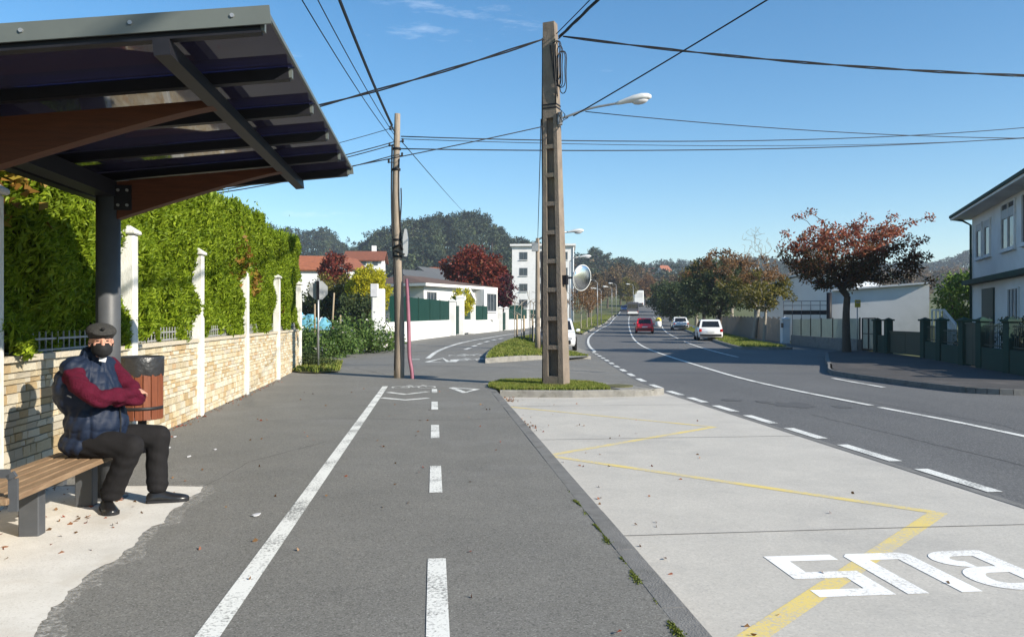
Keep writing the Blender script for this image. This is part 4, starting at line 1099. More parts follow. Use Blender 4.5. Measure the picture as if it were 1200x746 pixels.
# trousers
mb = MB(); mb.ell(B(.01, 0, .49), (.19, .205, .09), m=BM)
chain(mb, [B(.0, .10, .50), kneeR.lerp(B(0, .10, .50), .45) + Vector((0, 0, .012)), kneeR, kneeR.lerp(ankR, .5) + Vector((-.01, 0, 0)), ankR + Vector((0, 0, .03))], [.108, .102, .088, .082, .084])
chain(mb, [B(.0, -.10, .50), kneeL.lerp(B(0, -.10, .50), .45) + Vector((0, 0, .012)), kneeL, kneeL.lerp(ankL, .5) + Vector((-.012, 0, 0)), ankL + Vector((0, 0, .03))], [.108, .102, .088, .082, .082])
me = evaluated(mb, .009, 6)
co = np.empty(len(me.vertices) * 3); no = np.empty(len(me.vertices) * 3); me.vertices.foreach_get('co', co); me.vertices.foreach_get('normal', no)
co = co.reshape(-1, 3); no = no.reshape(-1, 3)
w_ = .0025 * np.sin(co[:, 2] * 55 + co[:, 0] * 33 + 2 * np.sin(co[:, 1] * 23)) * np.exp(-((co[:, 2] - .40) / .16) ** 2) + .003 * np.sin(co[:, 2] * 90 + co[:, 1] * 40) * np.exp(-((co[:, 2] - .15) / .07) ** 2)
cz = co + no * w_[:, None]
cz[:, 2] = np.where(cz[:, 2] < .085, .085 + (cz[:, 2] - .085) * .12, cz[:, 2])     # trouser hems end level
me.vertices.foreach_set('co', cz.ravel()); put('trousers', me, 'trousers')
def shoe(heel, toe):
    heel, toe = Vector(heel), Vector(toe); toe += (toe - heel) * .1; d = (toe - heel).normalized(); sd = Vector((d.y, -d.x, 0)); L_ = (toe - heel).length
    prof = [(t, w * 1.12, h * 1.08) for t, w, h in [(0, .026, .055), (.04, .036, .075), (.18, .038, .095), (.34, .040, .098), (.46, .043, .082), (.62, .049, .066), (.78, .050, .058), (.90, .042, .050), (.97, .026, .042), (1.0, .010, .034)]]
    m = MB(); rings = []
    for t, hw, ht in prof:
        c = heel + d * L_ * t
        rings.append([c + sd * hw * math.cos(a) * (1.0 if math.sin(a) > 0 else 1.05) + Vector((0, 0, .018 + max(0, math.sin(a)) ** .8 * (ht - .018) * (1 if abs(math.cos(a)) < .99 else 1))) for a in np.linspace(0, math.pi, 11)])
    m.loft(rings, True, True); so = put('shoe', m.mesh('shoe'), 'shoe_leather', man)
    m = MB(); rings = []
    for t, hw, ht in prof:
        c = heel + d * L_ * t; hw *= 1.10
        rings.append([c + sd * hw + Vector((0, 0, .005)), c + sd * hw + Vector((0, 0, .026)), c - sd * hw + Vector((0, 0, .026)), c - sd * hw + Vector((0, 0, .005))])
    m.loft(rings, True); put('sole', m.mesh('sole'), 'black_plastic', so)
    m = MB(); pts = [heel + d * L_ * .44 + sd * q + Vector((0, 0, .088 - abs(q) * .5)) for q in (-.02, 0, .02)]; m.tube(pts, .004, 5); put('lace', m.mesh('lace'), 'mask_cloth', so)
shoe((-3.105, 6.075, 0), (-2.945, 5.86, 0)); shoe((-2.87, 6.25, 0), (-2.60, 6.34, 0))

# ------------------------------------------------------------------ litter bin
lb = thing('litter_bin', 'round litter bin of red-brown wooden slats with a black bag by the stone wall', 'litter bin', (-4.0, 8.6, 0), SA)
m = MB(); m.lathe([(.045, 0), (.045, .95)], 14, (0, .02, 0)); m.build('post', 'dark_steel', lb)
m = MB(); m.lathe([(.175, .40), (.175, .98)], 24); m.build('liner', 'black_plastic', lb)
for k in range(16):
    a = 2 * math.pi * (k + .5) / 16
    m = MB(); m.cbox((0, 0, .62), (.076, .018, .50), .004); me = m.mesh('slat'); me.transform(Matrix.Rotation(a, 4, 'Z') @ Matrix.Translation((0, -.205, 0))); link('slat', me, 'bin_wood', lb)
m = MB(); m.lathe([(.218, .475), (.218, .51), (.21, .51), (.21, .475), (.218, .475)], 28); m.build('band', 'black_plastic', lb)
m = MB(); rings = []
g = random.Random(4)
for rr_, zz_, wv in ((.216, .845, .010), (.226, .87, .006), (.226, .96, .005), (.228, 1.03, .004), (.222, 1.045, .002), (.20, 1.04, .002), (.185, .96, .0)):
    rings.append([Vector(((rr_ + wv * math.sin(k * 2.1 + zz_ * 30) + g.uniform(-wv, wv) * .6) * math.cos(2 * math.pi * k / 36), (rr_ + wv * math.sin(k * 2.1)) * math.sin(2 * math.pi * k / 36), zz_ + (g.uniform(-.02, .012) if zz_ < .86 else 0))) for k in range(36)])
m.loft(rings, False, True); m.build('bin_bag', 'bin_bag', lb)

# ------------------------------------------------------------------ concrete utility pole
PB = Vector((.96, 17.15, 0)); PRZ = R(-24)
cp = thing('concrete_pole', 'tall tapering concrete utility pole with ladder-like recesses on the grass island', 'utility pole', tuple(PB), PRZ)
PH = 7.82
def pw(z): return .47 - .21 * z / PH          # width of the recessed face
def pox(z): return -.15 * z / PH              # its straight left edge
def pdp(z): return .40 - .19 * z / PH         # depth
ZR0, ZR1 = .22, 5.75
def pole_seg(z0, z1, fx0, fx1, fy0, fy1):
    """tapered block between fractions of the half width / half depth"""
    r = []
    for z in (z0, z1):
        w, d = pw(z) / 2, pdp(z) / 2
        o = pox(z); r.append([(w * fx0 + o, d * fy0, z), (w * fx1 + o, d * fy0, z), (w * fx1 + o, d * fy1, z), (w * fx0 + o, d * fy1, z)])
    return r
m = MB(); m.loft(pole_seg(-.3, PH, -1, -.52, -1, 1)); m.build('rail', 'pole_concrete', cp)
m = MB(); m.loft(pole_seg(-.3, PH, .52, 1, -1, 1)); m.build('rail', 'pole_concrete', cp)
m = MB(); m.loft(pole_seg(-.3, PH, -.52, .52, -.12, .12)); m.build('web', 'pole_concrete', cp)
m = MB(); m.loft(pole_seg(ZR1, PH, -.52, .52, -.985, .985)); m.build('solid_head', 'pole_concrete', cp)
m = MB(); m.loft(pole_seg(-.3, ZR0, -.52, .52, -.985, .985)); m.build('foot', 'pole_concrete', cp)
zz_ = ZR0; step = .66
nr = 9; k = 0
zs = np.linspace(ZR0, ZR1, nr + 1)
for z in zs[1:-1]:
    m = MB(); m.loft(pole_seg(z - .045, z + .045, -.52, .52, -.97, .97)); m.build('rung', 'pole_concrete', cp)
for z in (5.95, 6.02):
    w, d = pw(z) / 2 + .008, pdp(z) / 2 + .008
    o = pox(z); m = MB(); m.loft([[(o + sx * w, sy * d, zz2) for sx, sy in ((-1, -1), (1, -1), (1, 1), (-1, 1))] for zz2 in (z, z + .03)]); m.build('steel_band', 'dark_steel', cp)
# cable running down its left edge, loops of slack cable near the head
m = MB(); m.tube([(pox(z) - pw(z) / 2 - .02, -pdp(z) / 2 + .03 + .015 * math.sin(z * 2), z) for z in np.linspace(.1, 7.5, 16)], .016, 6); m.build('down_cable', 'black_cable', cp)
g = random.Random(9)
for k in range(5):
    cx, cz = .05 + .03 * k, 6.95 - .06 * k; rx, rz2 = .07 + .03 * g.random(), .38 + .12 * g.random()
    pts = [(cx + rx * math.sin(a) + .02 * math.sin(3 * a), -.13 + .02 * k, cz + rz2 * math.cos(a)) for a in np.linspace(0, 2 * math.pi, 22)]
    m = MB(); m.tube(pts, .011, 5, False); m.build('cable_loop', 'black_cable', cp)
m = MB(); m.tube([(-.02, -.14, 7.35), (.01, -.15, 6.8), (.04, -.15, 6.3), (.03, -.13, 6.05)], .016, 5); m.tube([(-.1, -.13, 7.3), (-.04, -.15, 6.9), (.03, -.15, 6.45), (.06, -.1, 6.2)], .014, 5); m.build('cable_drop', 'black_cable', cp)
# street lamp on the pole
a0 = W(659, 139, 17.0); a1 = W(690, 127, 16.9); a2 = W(722, 121.5, 16.75)
lm = thing('street_lamp', 'pale street lamp head on a thin arm fixed to the concrete pole', 'street lamp', tuple(a0))
m = MB(); m.tube(smooth_line([a0 - Vector((.12, -.05, .02)), a0.lerp(a1, .4), a1, a2], 2), .024, 8); m.build('arm', 'galvanised', lm, True)
m = MB(); m.box(a0 - Vector((.05, -.02, 0)), (.10, .12, .26)); m.build('bracket', 'galvanised', lm, True)
def lamp_head(parent, p, d, sc, world=True):
    d = d.normalized(); sd = d.cross(Vector((0, 0, 1))).normalized(); up = sd.cross(d)
    m = MB(); rings = []
    for t, w, hu, hd in ((0, .03, .03, .03), (.1, .045, .045, .04), (.28, .07, .07, .04), (.5, .115, .10, .05), (.75, .13, .105, .05), (.92, .10, .075, .05), (1.0, .03, .03, .03)):
        c = p + d * t * .74 * sc
        rings.append([c + sd * w * math.cos(a) * sc + up * (hu if math.sin(a) > 0 else hd) * math.sin(a) * sc for a in np.linspace(0, 2 * math.pi, 13)[:-1]])
    m.loft(rings, True, True); hd_ = m.build('lamp_head', 'lamp_body', parent, world)
    m = MB(); m.ell(p + d * .50 * sc - up * .05 * sc, (.17 * sc, .10 * sc, .07 * sc), 12, 7, Matrix((d, sd, up)).transposed()); m.build('lens', 'shirt', parent, world)
lamp_head(lm, a2, a2 - a1 + Vector((0, 0, .02)), 1.0)
m = MB(); m.tube([a0 + Vector((-.1, -.05, .12)), a0 + Vector((.0, -.1, -.1)), a0 + Vector((.05, -.08, .06)), a0 + Vector((-.02, -.06, .16)), a0 + Vector((-.08, -.08, -.12)), a0 + Vector((.12, 0, .02))], .012, 5); m.build('cable_tangle', 'black_cable', lm, True)
# traffic mirror
mc = W(682, 325.5, 17.25)
tm = thing('traffic_mirror', 'round convex traffic mirror bracketed to the concrete pole', 'traffic mirror', tuple(mc))
mn = Vector((.42, -.86, -.05)).normalized(); mr = Vector((0, 0, 1)).cross(mn).normalized(); mu = mn.cross(mr); MM = Matrix((mr, mu, mn)).transposed()
mn = Vector((.66, -.70, -.14)).normalized(); mr = Vector((0, 0, 1)).cross(mn).normalized(); mu = mn.cross(mr); MM = Matrix((mr, mu, mn)).transposed()
m = MB(); m.lathe([(.275 * math.sin(t), .06 * math.cos(t) - .0) for t in np.linspace(math.pi / 2, 0.01, 9)], 32, mc, MM); m.build('mirror_face', 'mirror', tm, True)
m = MB(); m.lathe([(.272, -.03), (.286, -.025), (.288, .0), (.283, .01), (.272, .0)], 32, mc, MM); m.build('rim', 'lamp_body', tm, True)
m = MB(); m.lathe([(.27, -.005), (.22, -.06), (.05, -.08)], 24, mc, MM); m.build('back_shell', 'sign_back', tm, True)
m = MB(); m.tube([mc - mn * .06, Vector((1.12, 17.22, mc.z))], .022, 8); m.box(W(661, 328, 17.05), (.16, .12, .20), PRZ); m.build('bracket', 'dark_steel', tm, True)

# ------------------------------------------------------------------ wooden utility pole
wp = Vector((-2.74, 19.3, 0)); 
wd = thing('wooden_pole', 'weathered wooden utility pole standing in the side street mouth', 'utility pole', tuple(wp))
def wpc(z): return Vector((-.055 * (z / 6.4) + .03 * math.sin(z * 1.1), .02 * math.sin(z * .9), z))
m = MB(); m.tube([wpc(z) for z in np.linspace(-.2, 6.4, 14)], [.128 - .0045 * i for i in range(14)], 14); m.build('shaft', 'pole_wood', wd)
m = MB(); m.tube([wpc(z) + Vector((-.10, -.06, 0)) for z in np.linspace(.2, 5.6, 12)], .022, 6); m.build('down_cable', 'black_cable', wd)
m = MB(); m.tube([wpc(z) + Vector((.085 + .02 * math.sin(z * 2.3), -.06, 0)) for z in np.linspace(3.1, 5.3, 10)], .018, 6); m.build('down_cable', 'black_cable', wd)
m = MB(); m.tube([wpc(z) + Vector((.10 + .03 * math.sin(z * 3 + 1), -.02, 0)) for z in np.linspace(2.9, 4.6, 10)], .016, 6); m.build('down_cable', 'black_cable', wd)
for z in (2.95, 3.35, 5.05, 5.55): 
    m = MB(); m.lathe([(.122 - .003 * z, -.025), (.122 - .003 * z, .025)], 14, wpc(z)); m.build('steel_band', 'dark_steel', wd)
bx_ = W(475.5, 285, 19.2) - wp
m = MB(); m.loft([[(bx_.x + sx * w, bx_.y + sy * .06, bx_.z + z) for sx, sy in ((-1, -1), (1, -1), (1, 1), (-1, 1))] for z, w in ((-.32, .03), (-.24, .055), (.10, .062), (.22, .045), (.34, .02))]); m.build('junction_box', 'sign_back', wd)
m = MB(); m.tube([W(461, 290, 19.2) - wp, W(470, 286, 19.15) - wp, W(472, 293, 19.15) - wp], .03, 6); m.tube([W(463, 294, 19.2) - wp, W(474, 298, 19.1) - wp], .02, 6); m.build('cable_clamp', 'black_cable', wd)
for sx, z in ((-.16, 6.02), (-.17, 5.62), (.15, 5.72), (-.18, 5.22), (.14, 5.38)):
    m = MB(); c = wpc(z); m.tube([c, c + Vector((sx, -.03, 0))], .012, 6); m.lathe([(.012, -.05), (.03, -.04), (.022, 0), (.03, .03), (.01, .05)], 10, c + Vector((sx, -.03, .03))); m.build('insulator', 'black_plastic', wd)
pc = [W(477, 327, 19.2), W(478, 350, 19.15), W(479, 380, 19.1), W(479.5, 405, 19.1), W(480, 420, 19.1), W(482.5, 432, 19.05), W(483.5, 443.5, 19.05)]
m = MB(); m.tube(smooth_line(pc, 3), .048, 10); o = m.build('conduit_pipe', 'pink_plastic', None); tag(o, 'faded pink plastic conduit pipe rising beside the wooden pole', 'pipe')
# second wooden pole further down, behind the concrete one
p2 = hit(630, 413); p2b = Vector((p2.x, p2.y, gz(p2.x, p2.y) + .1))
w2 = thing('wooden_pole', 'distant wooden utility pole just left of the concrete pole', 'utility pole', tuple(p2b))
hh = (373 - 279) * p2.y / F + EYE - p2b.z
m = MB(); m.tube([(.0, 0, z) for z in np.linspace(-.1, hh, 6)], [.115 - .008 * i for i in range(6)], 10); m.build('shaft', 'pole_wood', w2)
m = MB(); m.box((-.1, -.05, hh - .35), (.26, .2, .34)); m.build('junction_box', 'galvanised', w2)
m = MB(); m.tube([(.13, -.02, 0.1), (.15, -.03, 1.2), (.13, -.02, hh - .5)], .03, 6); m.build('down_cable', 'black_cable', w2)

# ------------------------------------------------------------------ overhead cables
def cable(label, a, b, sag, r, twist=0.0, n=26, strands=1):
    a, b = Vector(a), Vector(b); mb = MB()
    for s_ in range(strands):
        pts = []
        for i in range(n * (2 if twist else 1) + 1):
            t = i / (n * (2 if twist else 1)); p = a.lerp(b, t); p.z -= 4 * sag * t * (1 - t)
            if twist:
                an = t * (b - a).length * 2.2 + s_ * 2 * math.pi / strands; p += Vector((math.cos(an) * twist * .4, 0, math.sin(an) * twist))
            pts.append(p)
        mb.tube(pts, r, 5)
    return tag(mb.build('overhead_cable', 'black_cable', None), label, 'cable', 'overhead cables')
pt = W(641, 45, 17.15)
cable('thick twisted cable from the concrete pole head down to the left behind the shelter roof', W(637, 46, 17.1), W(40, 195, 15.5), .22, .017, .02, strands=2)
cable('thick twisted cable leaving the concrete pole head to the top of the picture', W(655, 44, 17.05), (8.6, -12, 7.9), .45, .017, .026, strands=3)
cable('thin cable beside the twisted one at the top of the concrete pole', W(652, 40, 17.05), (9.2, -12, 8.1), .25, .011)
cable('thick twisted cable from the concrete pole head to the right edge', W(660, 43, 17.1), (25, 15.5, 6.7), .75, .016, .018, strands=2)
cable('thin straight cable rising right from the lamp arm over the street', W(672, 136, 17.0), (9.0, 4.6, 8.1), .12, .014)
cable('thin cable sagging from the lamp arm to the right', W(686, 131, 16.9), (26, 24, 7.4), .55, .010)
cable('thin cable from the concrete pole past the wooden pole to behind the shelter', W(638, 148, 17.0), W(200, 233, 14), .05, .011)
cable('upper long cable from the wooden pole to the right edge', W(470, 160, 19.3), W(1260, 144, 30), .35, .014)
cable('middle faint cable from the wooden pole to the right', W(470, 163, 19.3), W(1260, 158, 34), .30, .009)
cable('lower long cable from the wooden pole to the right edge', W(470, 174.5, 19.3), W(1260, 157, 30), .25, .015)
cable('left strand of the cable pair rising from the wooden pole over the path', W(460, 147, 19.3), (-.95, -9, 6.3), .55, .016)
cable('right strand of the cable pair rising from the wooden pole over the path', W(463, 156, 19.3), (-.9, -9, 6.25), .60, .016)
cable('faint leftmost cable over the shelter to the wooden pole', W(463, 167, 19.3), (-1.95, -9, 6.3), .70, .008)
cable('faint cable next to the leftmost one over the shelter', W(462, 158, 19.3), (-1.65, -9, 6.3), .62, .008)
cable('topmost short cable from the wooden pole to the left', W(463, 149, 19.3), W(180, 213, 17), .10, .008)
cable('second short cable from the wooden pole to the left', W(463, 166, 19.3), W(180, 222, 17), .12, .012)
cable('third short cable from the wooden pole to the left', W(463, 169, 19.3), W(180, 226, 17), .12, .012)
cable('lowest short cable from the wooden pole to the left', W(462, 182, 19.3), W(180, 236, 17), .12, .013)
cable('faint cable running from the wooden pole away towards the wooded hill', W(470, 165, 19.3), W(545, 250, 70), .05, .012)
cable('cable dropping beside the concrete pole to the distant wooden pole', W(634, 140, 17.3), W(630, 285, p2.y), .05, .012)

# ------------------------------------------------------------------ stop sign seen from behind
sp = hit(373, 432); sp.z = 0.06
ss = thing('road_sign', 'octagonal road sign seen from behind on a thin grey pole', 'road sign', (sp.x, sp.y, gz(sp.x, sp.y)))
zc = EYE + (373 - 340) * sp.y / F - ss.location.z; ro = .275
m = MB(); m.tube([(0, .0, 0), (0, 0, zc + .3)], .030, 10); m.build('pole', 'galvanised', ss)
m = MB(); m.loft([[(ro * math.cos(R(22.5 + 45 * k)), .035, zc + ro * 1.02 * math.sin(R(22.5 + 45 * k))) for k in range(8)], [(ro * math.cos(R(22.5 + 45 * k)), .043, zc + ro * 1.02 * math.sin(R(22.5 + 45 * k))) for k in range(8)]]); m.build('octagon_plate', 'sign_back', ss)
m = MB(); m.box((0, -.036, zc), (.075, .012, .52)); m.build('mounting_rail', 'dark_steel', ss)
m = MB(); m.lathe([(.028, 0), (.028, .006)], 12, (.16, .034, zc - .10), Matrix.Rotation(math.pi / 2, 3, 'X'), False); m.build('sticker', 'shirt', ss)

# ------------------------------------------------------------------ trees
def ell_targets(g, n, c, r, bias=.55, zmin=None):
    out = []
    while len(out) < n:
        p = np.array([g.uniform(-1, 1) for _ in range(3)]); q = np.linalg.norm(p)
        if q > 1 or q < bias * g.random(): continue
        v = Vector((c[0] + p[0] * r[0], c[1] + p[1] * r[1], c[2] + p[2] * r[2]))
        if zmin is None or v.z > zmin: out.append(v)
    return out
def skeleton(trunk, targets, step=.35, up=.25, g=None):
    """grow limbs from the trunk nodes to every target; returns nodes, parents, tips"""
    nodes = [Vector(p) for p in trunk]; par = [-1] + list(range(len(trunk) - 1)); tips = []
    top = nodes[-1]; free = max(1, len(trunk) * 2 // 3)
    for t in sorted(targets, key=lambda q: (q - top).length):
        best = min(range(free, len(nodes)) if len(nodes) > free else [len(nodes) - 1], key=lambda i: (nodes[i] - t).length + (0.8 * max(0, nodes[i].z - t.z)) + .15 * (nodes[i] - top).length)
        d = t - nodes[best]; n = max(1, int(d.length / step)); last = best; a = nodes[best].copy()
        for k in range(1, n + 1):
            s_ = k / n; p = a + d * s_; p.z += up * math.sin(math.pi * s_) * d.length * .25
            if k < n and g: p += Vector((g.uniform(-1, 1), g.uniform(-1, 1), g.uniform(-.5, .5))) * step * .16
            nodes.append(p); par.append(last); last = len(nodes) - 1
        tips.append(last)
    return nodes, par, tips
def limb_mesh(name, nodes, par, tips, r_tip, ex, r_trunk, ntr, sides=6):
    cnt = [0] * len(nodes)
    for t in tips:
        i = t
        while i >= 0: cnt[i] += 1; i = par[i]
    mx = max(cnt)
    rad = [max(r_tip, r_trunk * (c / mx) ** ex) for c in cnt]
    for i in range(ntr): rad[i] = r_trunk * (1.25 - .35 * i / max(1, ntr - 1)) if i else r_trunk * 1.4
    mb = MB()
    for i, p in enumerate(par):
        if p < 0: continue
        ra = rad[p] if p < ntr or cnt[p] == cnt[i] else min(rad[p], rad[i] * 1.25)
        mb.tube([nodes[p], nodes[i]], [ra, rad[i]], sides if rad[i] > .03 else 4, False)
    return mb.mesh(name)
def clump_leaves(g, centers, per, spread, size, aspect=.6, squash=.8, droop=-.1, name='crown', seed=1, jit=.8):
    c = np.array([tuple(v) for v in centers]); n = len(c)
    pts = np.repeat(c, per, 0)
    off = g.normal(0, 1, (n * per, 3)); off /= np.linalg.norm(off, axis=1, keepdims=True); off *= (g.uniform(0, 1, (n * per, 1)) ** .5) * spread * g.uniform(.7, 1.2, (n * per, 1)); off[:, 2] *= squash
    d = off / (spread + 1e-9) + np.array([0, 0, droop])
    return leaf_mesh(name, pts + off, d, size, size * aspect, .2, jit, seed)
TREES = {}
def tree(name, label, loc, trunk_h, trunk_r, c, r, ntip, per, spread, size, leaf, bark='bark', seed=1, lean=(0, 0), bias=.6, zmin=None, squash=.8, step=.4, group='street trees', ex=.5, leaf2=None, frac2=.3, up=.25, extra=None, aspect=.6, droop=-.1):
    g = random.Random(seed); gn = np.random.default_rng(seed)
    t = thing(name, label, 'tree', tuple(loc), 0, group)
    n = 5; trunk = [Vector((lean[0] * (i / (n - 1)) ** 1.3 + (g.uniform(-.03, .03) if i else 0), lean[1] * i / (n - 1) + (g.uniform(-.03, .03) if i else 0), -.1 + (trunk_h + .1) * i / (n - 1))) for i in range(n)]
    tg = ell_targets(g, ntip, c, r, bias, zmin) + [Vector(e) for e in (extra or [])]
    nodes, par, tips = skeleton(trunk, tg, step, up, g)
    link('trunk', limb_mesh('trunk', nodes, par, tips, .010 + trunk_r * .03, ex, trunk_r, n), bark, t)
    if per:
        cs = [nodes[i] for i in tips]
        if leaf2:
            cs.sort(key=lambda v: v.z + g.uniform(-.3, .3) * r[2]); k = int(len(cs) * (1 - frac2))
            link('crown', clump_leaves(gn, cs[:k], per, spread, size, aspect, squash, droop, 'crown', seed), leaf, t)
            link('crown', clump_leaves(gn, cs[k:], int(per * .7), spread * .9, size, aspect, squash, droop, 'crown', seed + 1), leaf2, t)
        else: link('crown', clump_leaves(gn, cs, per, spread, size, aspect, squash, droop, 'crown', seed), leaf, t)
    return t
def on(x, y, dz=.1): return (x, y, gz(x, y) + dz)
# red-leaved tree on the right pavement
tl = hit(992, 412, lambda x, y: gr(y) + .125)
ex_ = [(-2.6, .2, 5.2), (-2.2, -.3, 5.9), (-1.5, .3, 6.2), (-1.9, .1, 5.0), (2.9, .1, 5.7), (2.3, .2, 5.5), (3.3, -.2, 4.9), (3.6, .1, 4.2), (1.9, -.3, 5.9), (3.6, 0, 5.9), (.9, 0, 5.9), (1.6, .4, 5.5), (3.2, .3, 3.5), (3.7, .0, 3.1), (-2.9, 0, 4.3), (-2.8, 0, 4.6), (.6, .3, 5.5), (-.9, .2, 5.7)]
tree('maple_tree', 'spreading tree with dark red and rust leaves on the right pavement', tl, 2.45, .15, (.25, 0, 4.2), (3.0, 2.5, 1.5), 260, 62, .40, .13, 'leaf_maple', 'bark', 51, (0, 0), .35, 2.7, .7, .4, 'trees', .5, 'leaf_maple_red', .5, .2, ex_)
# row of trees right of the road
ta = hit(866, 397, GR)
tree('autumn_tree', 'thin-crowned brown autumn tree with pale forked trunk on the right verge', on(ta.x + 1.6, ta.y + 1.5, .1), 2.2, .17, (-.4, 0, 4.6), (2.6, 2.2, 2.1), 120, 44, .42, .17, 'leaf_olive', 'bark_pale', 52, (.3, 0), .3, 2.3, .85, .4, 'trees', .5, 'leaf_brown', .6)
tb_ = hit(895, 403, GR)
tree('autumn_tree', 'small olive-yellow tree with slim pale trunk at the near end of the verge', on(tb_.x, tb_.y, .1), 2.0, .09, (-.1, 0, 3.3), (2.1, 1.8, 1.25), 90, 50, .40, .16, 'leaf_olive', 'bark_pale', 53, (.1, 0), .3, 2.0, .8, .4, 'trees', .5, 'leaf_brown', .15)
tcx = hit(838, 392, GR)
tree('dark_tree', 'dense dark round tree behind the parked white hatchback', on(19.0, 73, .1), 1.8, .2, (0, 0, 4.6), (3.0, 2.6, 2.9), 130, 75, .62, .24, 'leaf_dark', 'bark', 54, (0, 0), .4, 1.6, .9, .5, 'trees', .5, 'leaf_brown', .18)
tree('dark_tree', 'brown and green bushy tree between dark tree and conifers', on(21.2, 88, .1), 1.8, .2, (0, 0, 4.6), (2.6, 2.4, 3.0), 110, 60, .65, .26, 'leaf_dark', 'bark', 55, (0, 0), .4, 1.6, .9, .5, 'trees', .5, 'leaf_olive', .4)
tree('dark_tree', 'low dark evergreen left of the brown bushy tree', on(22.2, 104, .1), 1.4, .2, (0, 0, 3.4), (3.4, 2.8, 2.4), 100, 70, .75, .30, 'leaf_dark', 'bark', 56, (0, 0), .4, 1.0, .9, .5, 'trees')
tree('dark_tree', 'darkest low evergreen nearest the far vehicles', on(25.5, 128, .1), 1.4, .2, (0, 0, 3.6), (4.0, 3.0, 2.7), 90, 70, .9, .36, 'leaf_dark', 'bark', 57, (0, 0), .4, 1.0, .9, .6, 'trees')
tree('autumn_tree', 'tall thin brown tree rising above the dark evergreens', on(25.0, 108, .1), 2.5, .2, (0, 0, 5.2), (2.4, 2.2, 3.4), 80, 34, .7, .3, 'leaf_brown', 'bark_pale', 58, (0, 0), .3, 2.5, .9, .6, 'trees')
tree('autumn_tree', 'russet tree in the gap left of the dark round tree', on(22.6, 82, .1), 2.2, .2, (-.6, 0, 5.0), (2.2, 2.2, 2.6), 70, 34, .6, .26, 'leaf_brown', 'bark_pale', 59, (0, 0), .3, 2.5, .9, .6, 'trees')
tree('bare_tree', 'leafless tree with fine grey twigs above the brown autumn tree', on(22.0, 72, .1), 5.2, .09, (0, 0, 7.6), (1.5, 1.4, 2.3), 150, 0, .3, .2, 'leaf_brown', 'bark_pale', 60, (0, 0), .2, 5.0, .9, .9, 'trees', .6)
tree('leafy_tree', 'sunlit bright green tree beside the right-hand house', (24.5, 42, 0), 1.4, .2, (.3, 0, 2.6), (2.0, 2.4, 1.75), 120, 60, .5, .20, 'leaf_bright', 'bark', 61, (0, 0), .4, .6, .9, .4, 'trees')
# left background
tree('red_tree', 'broad crimson-leaved tree behind the white bungalow', on(-4.1, 84, .2), 2.5, .25, (0, 0, 5.6), (3.3, 3.0, 2.5), 120, 62, .85, .34, 'leaf_red', 'bark', 62, (0, 0), .4, 2.2, .85, .6, 'trees')
tree('red_tree', 'dark purple-red tree right of the crimson tree', on(-1.3, 92, .2), 2.0, .2, (0, 0, 4.0), (1.5, 1.6, 2.6), 60, 60, .75, .32, 'leaf_darkred', 'bark', 63, (0, 0), .4, 1.2, .9, .6, 'trees')
tree('red_tree', 'small crimson tree among the orange-roofed houses', on(-19.1, 86, .2), 1.5, .2, (0, 0, 5.9), (1.5, 1.6, 2.1), 60, 60, .6, .3, 'leaf_red', 'bark', 64, (0, 0), .4, 1.8, .9, .6, 'trees')
tree('yellow_bush_tree', 'rounded yellow-green conifer behind the wooden pole', on(-9.7, 54, .2), .6, .16, (0, 0, 2.7), (1.4, 1.4, 1.75), 190, 110, .34, .15, 'leaf_yellowgreen', 'bark', 65, (0, 0), .55, None, 1.0, .4, 'trees')
tree('garden_shrub', 'small yellow-green shrub in front of the white bungalow', on(-3.35, 53.6, .2), .5, .08, (0, 0, 2.0), (.80, .8, .85), 60, 60, .24, .12, 'leaf_yellowgreen', 'bark', 66, (0, 0), .5, None, 1.0, .3, 'trees')
tree('dark_tree', 'dark shrubby tree with red tips left of the yellow-green conifer', on(-12.6, 56, .2), 1.0, .15, (0, 0, 2.4), (1.7, 1.5, 1.8), 90, 60, .45, .18, 'leaf_dark', 'bark', 67, (0, 0), .4, None, 1.0, .4, 'trees', .5, 'leaf_olive', .3)
tree('dark_tree', 'low dark bush between the houses and the weedy corner', on(-14.6, 60, .2), .8, .15, (0, 0, 1.6), (2.2, 1.6, 1.3), 80, 60, .5, .2, 'leaf_dark', 'bark', 68, (0, 0), .4, None, 1.0, .4, 'trees')
tree('dark_tree', 'dark bush below the yellow-green conifer', on(-9.6, 50, .2), .6, .12, (0, 0, 1.2), (1.6, 1.2, 1.2), 70, 60, .4, .17, 'leaf_dark', 'bark', 69, (0, 0), .4, None, 1.0, .4, 'trees')
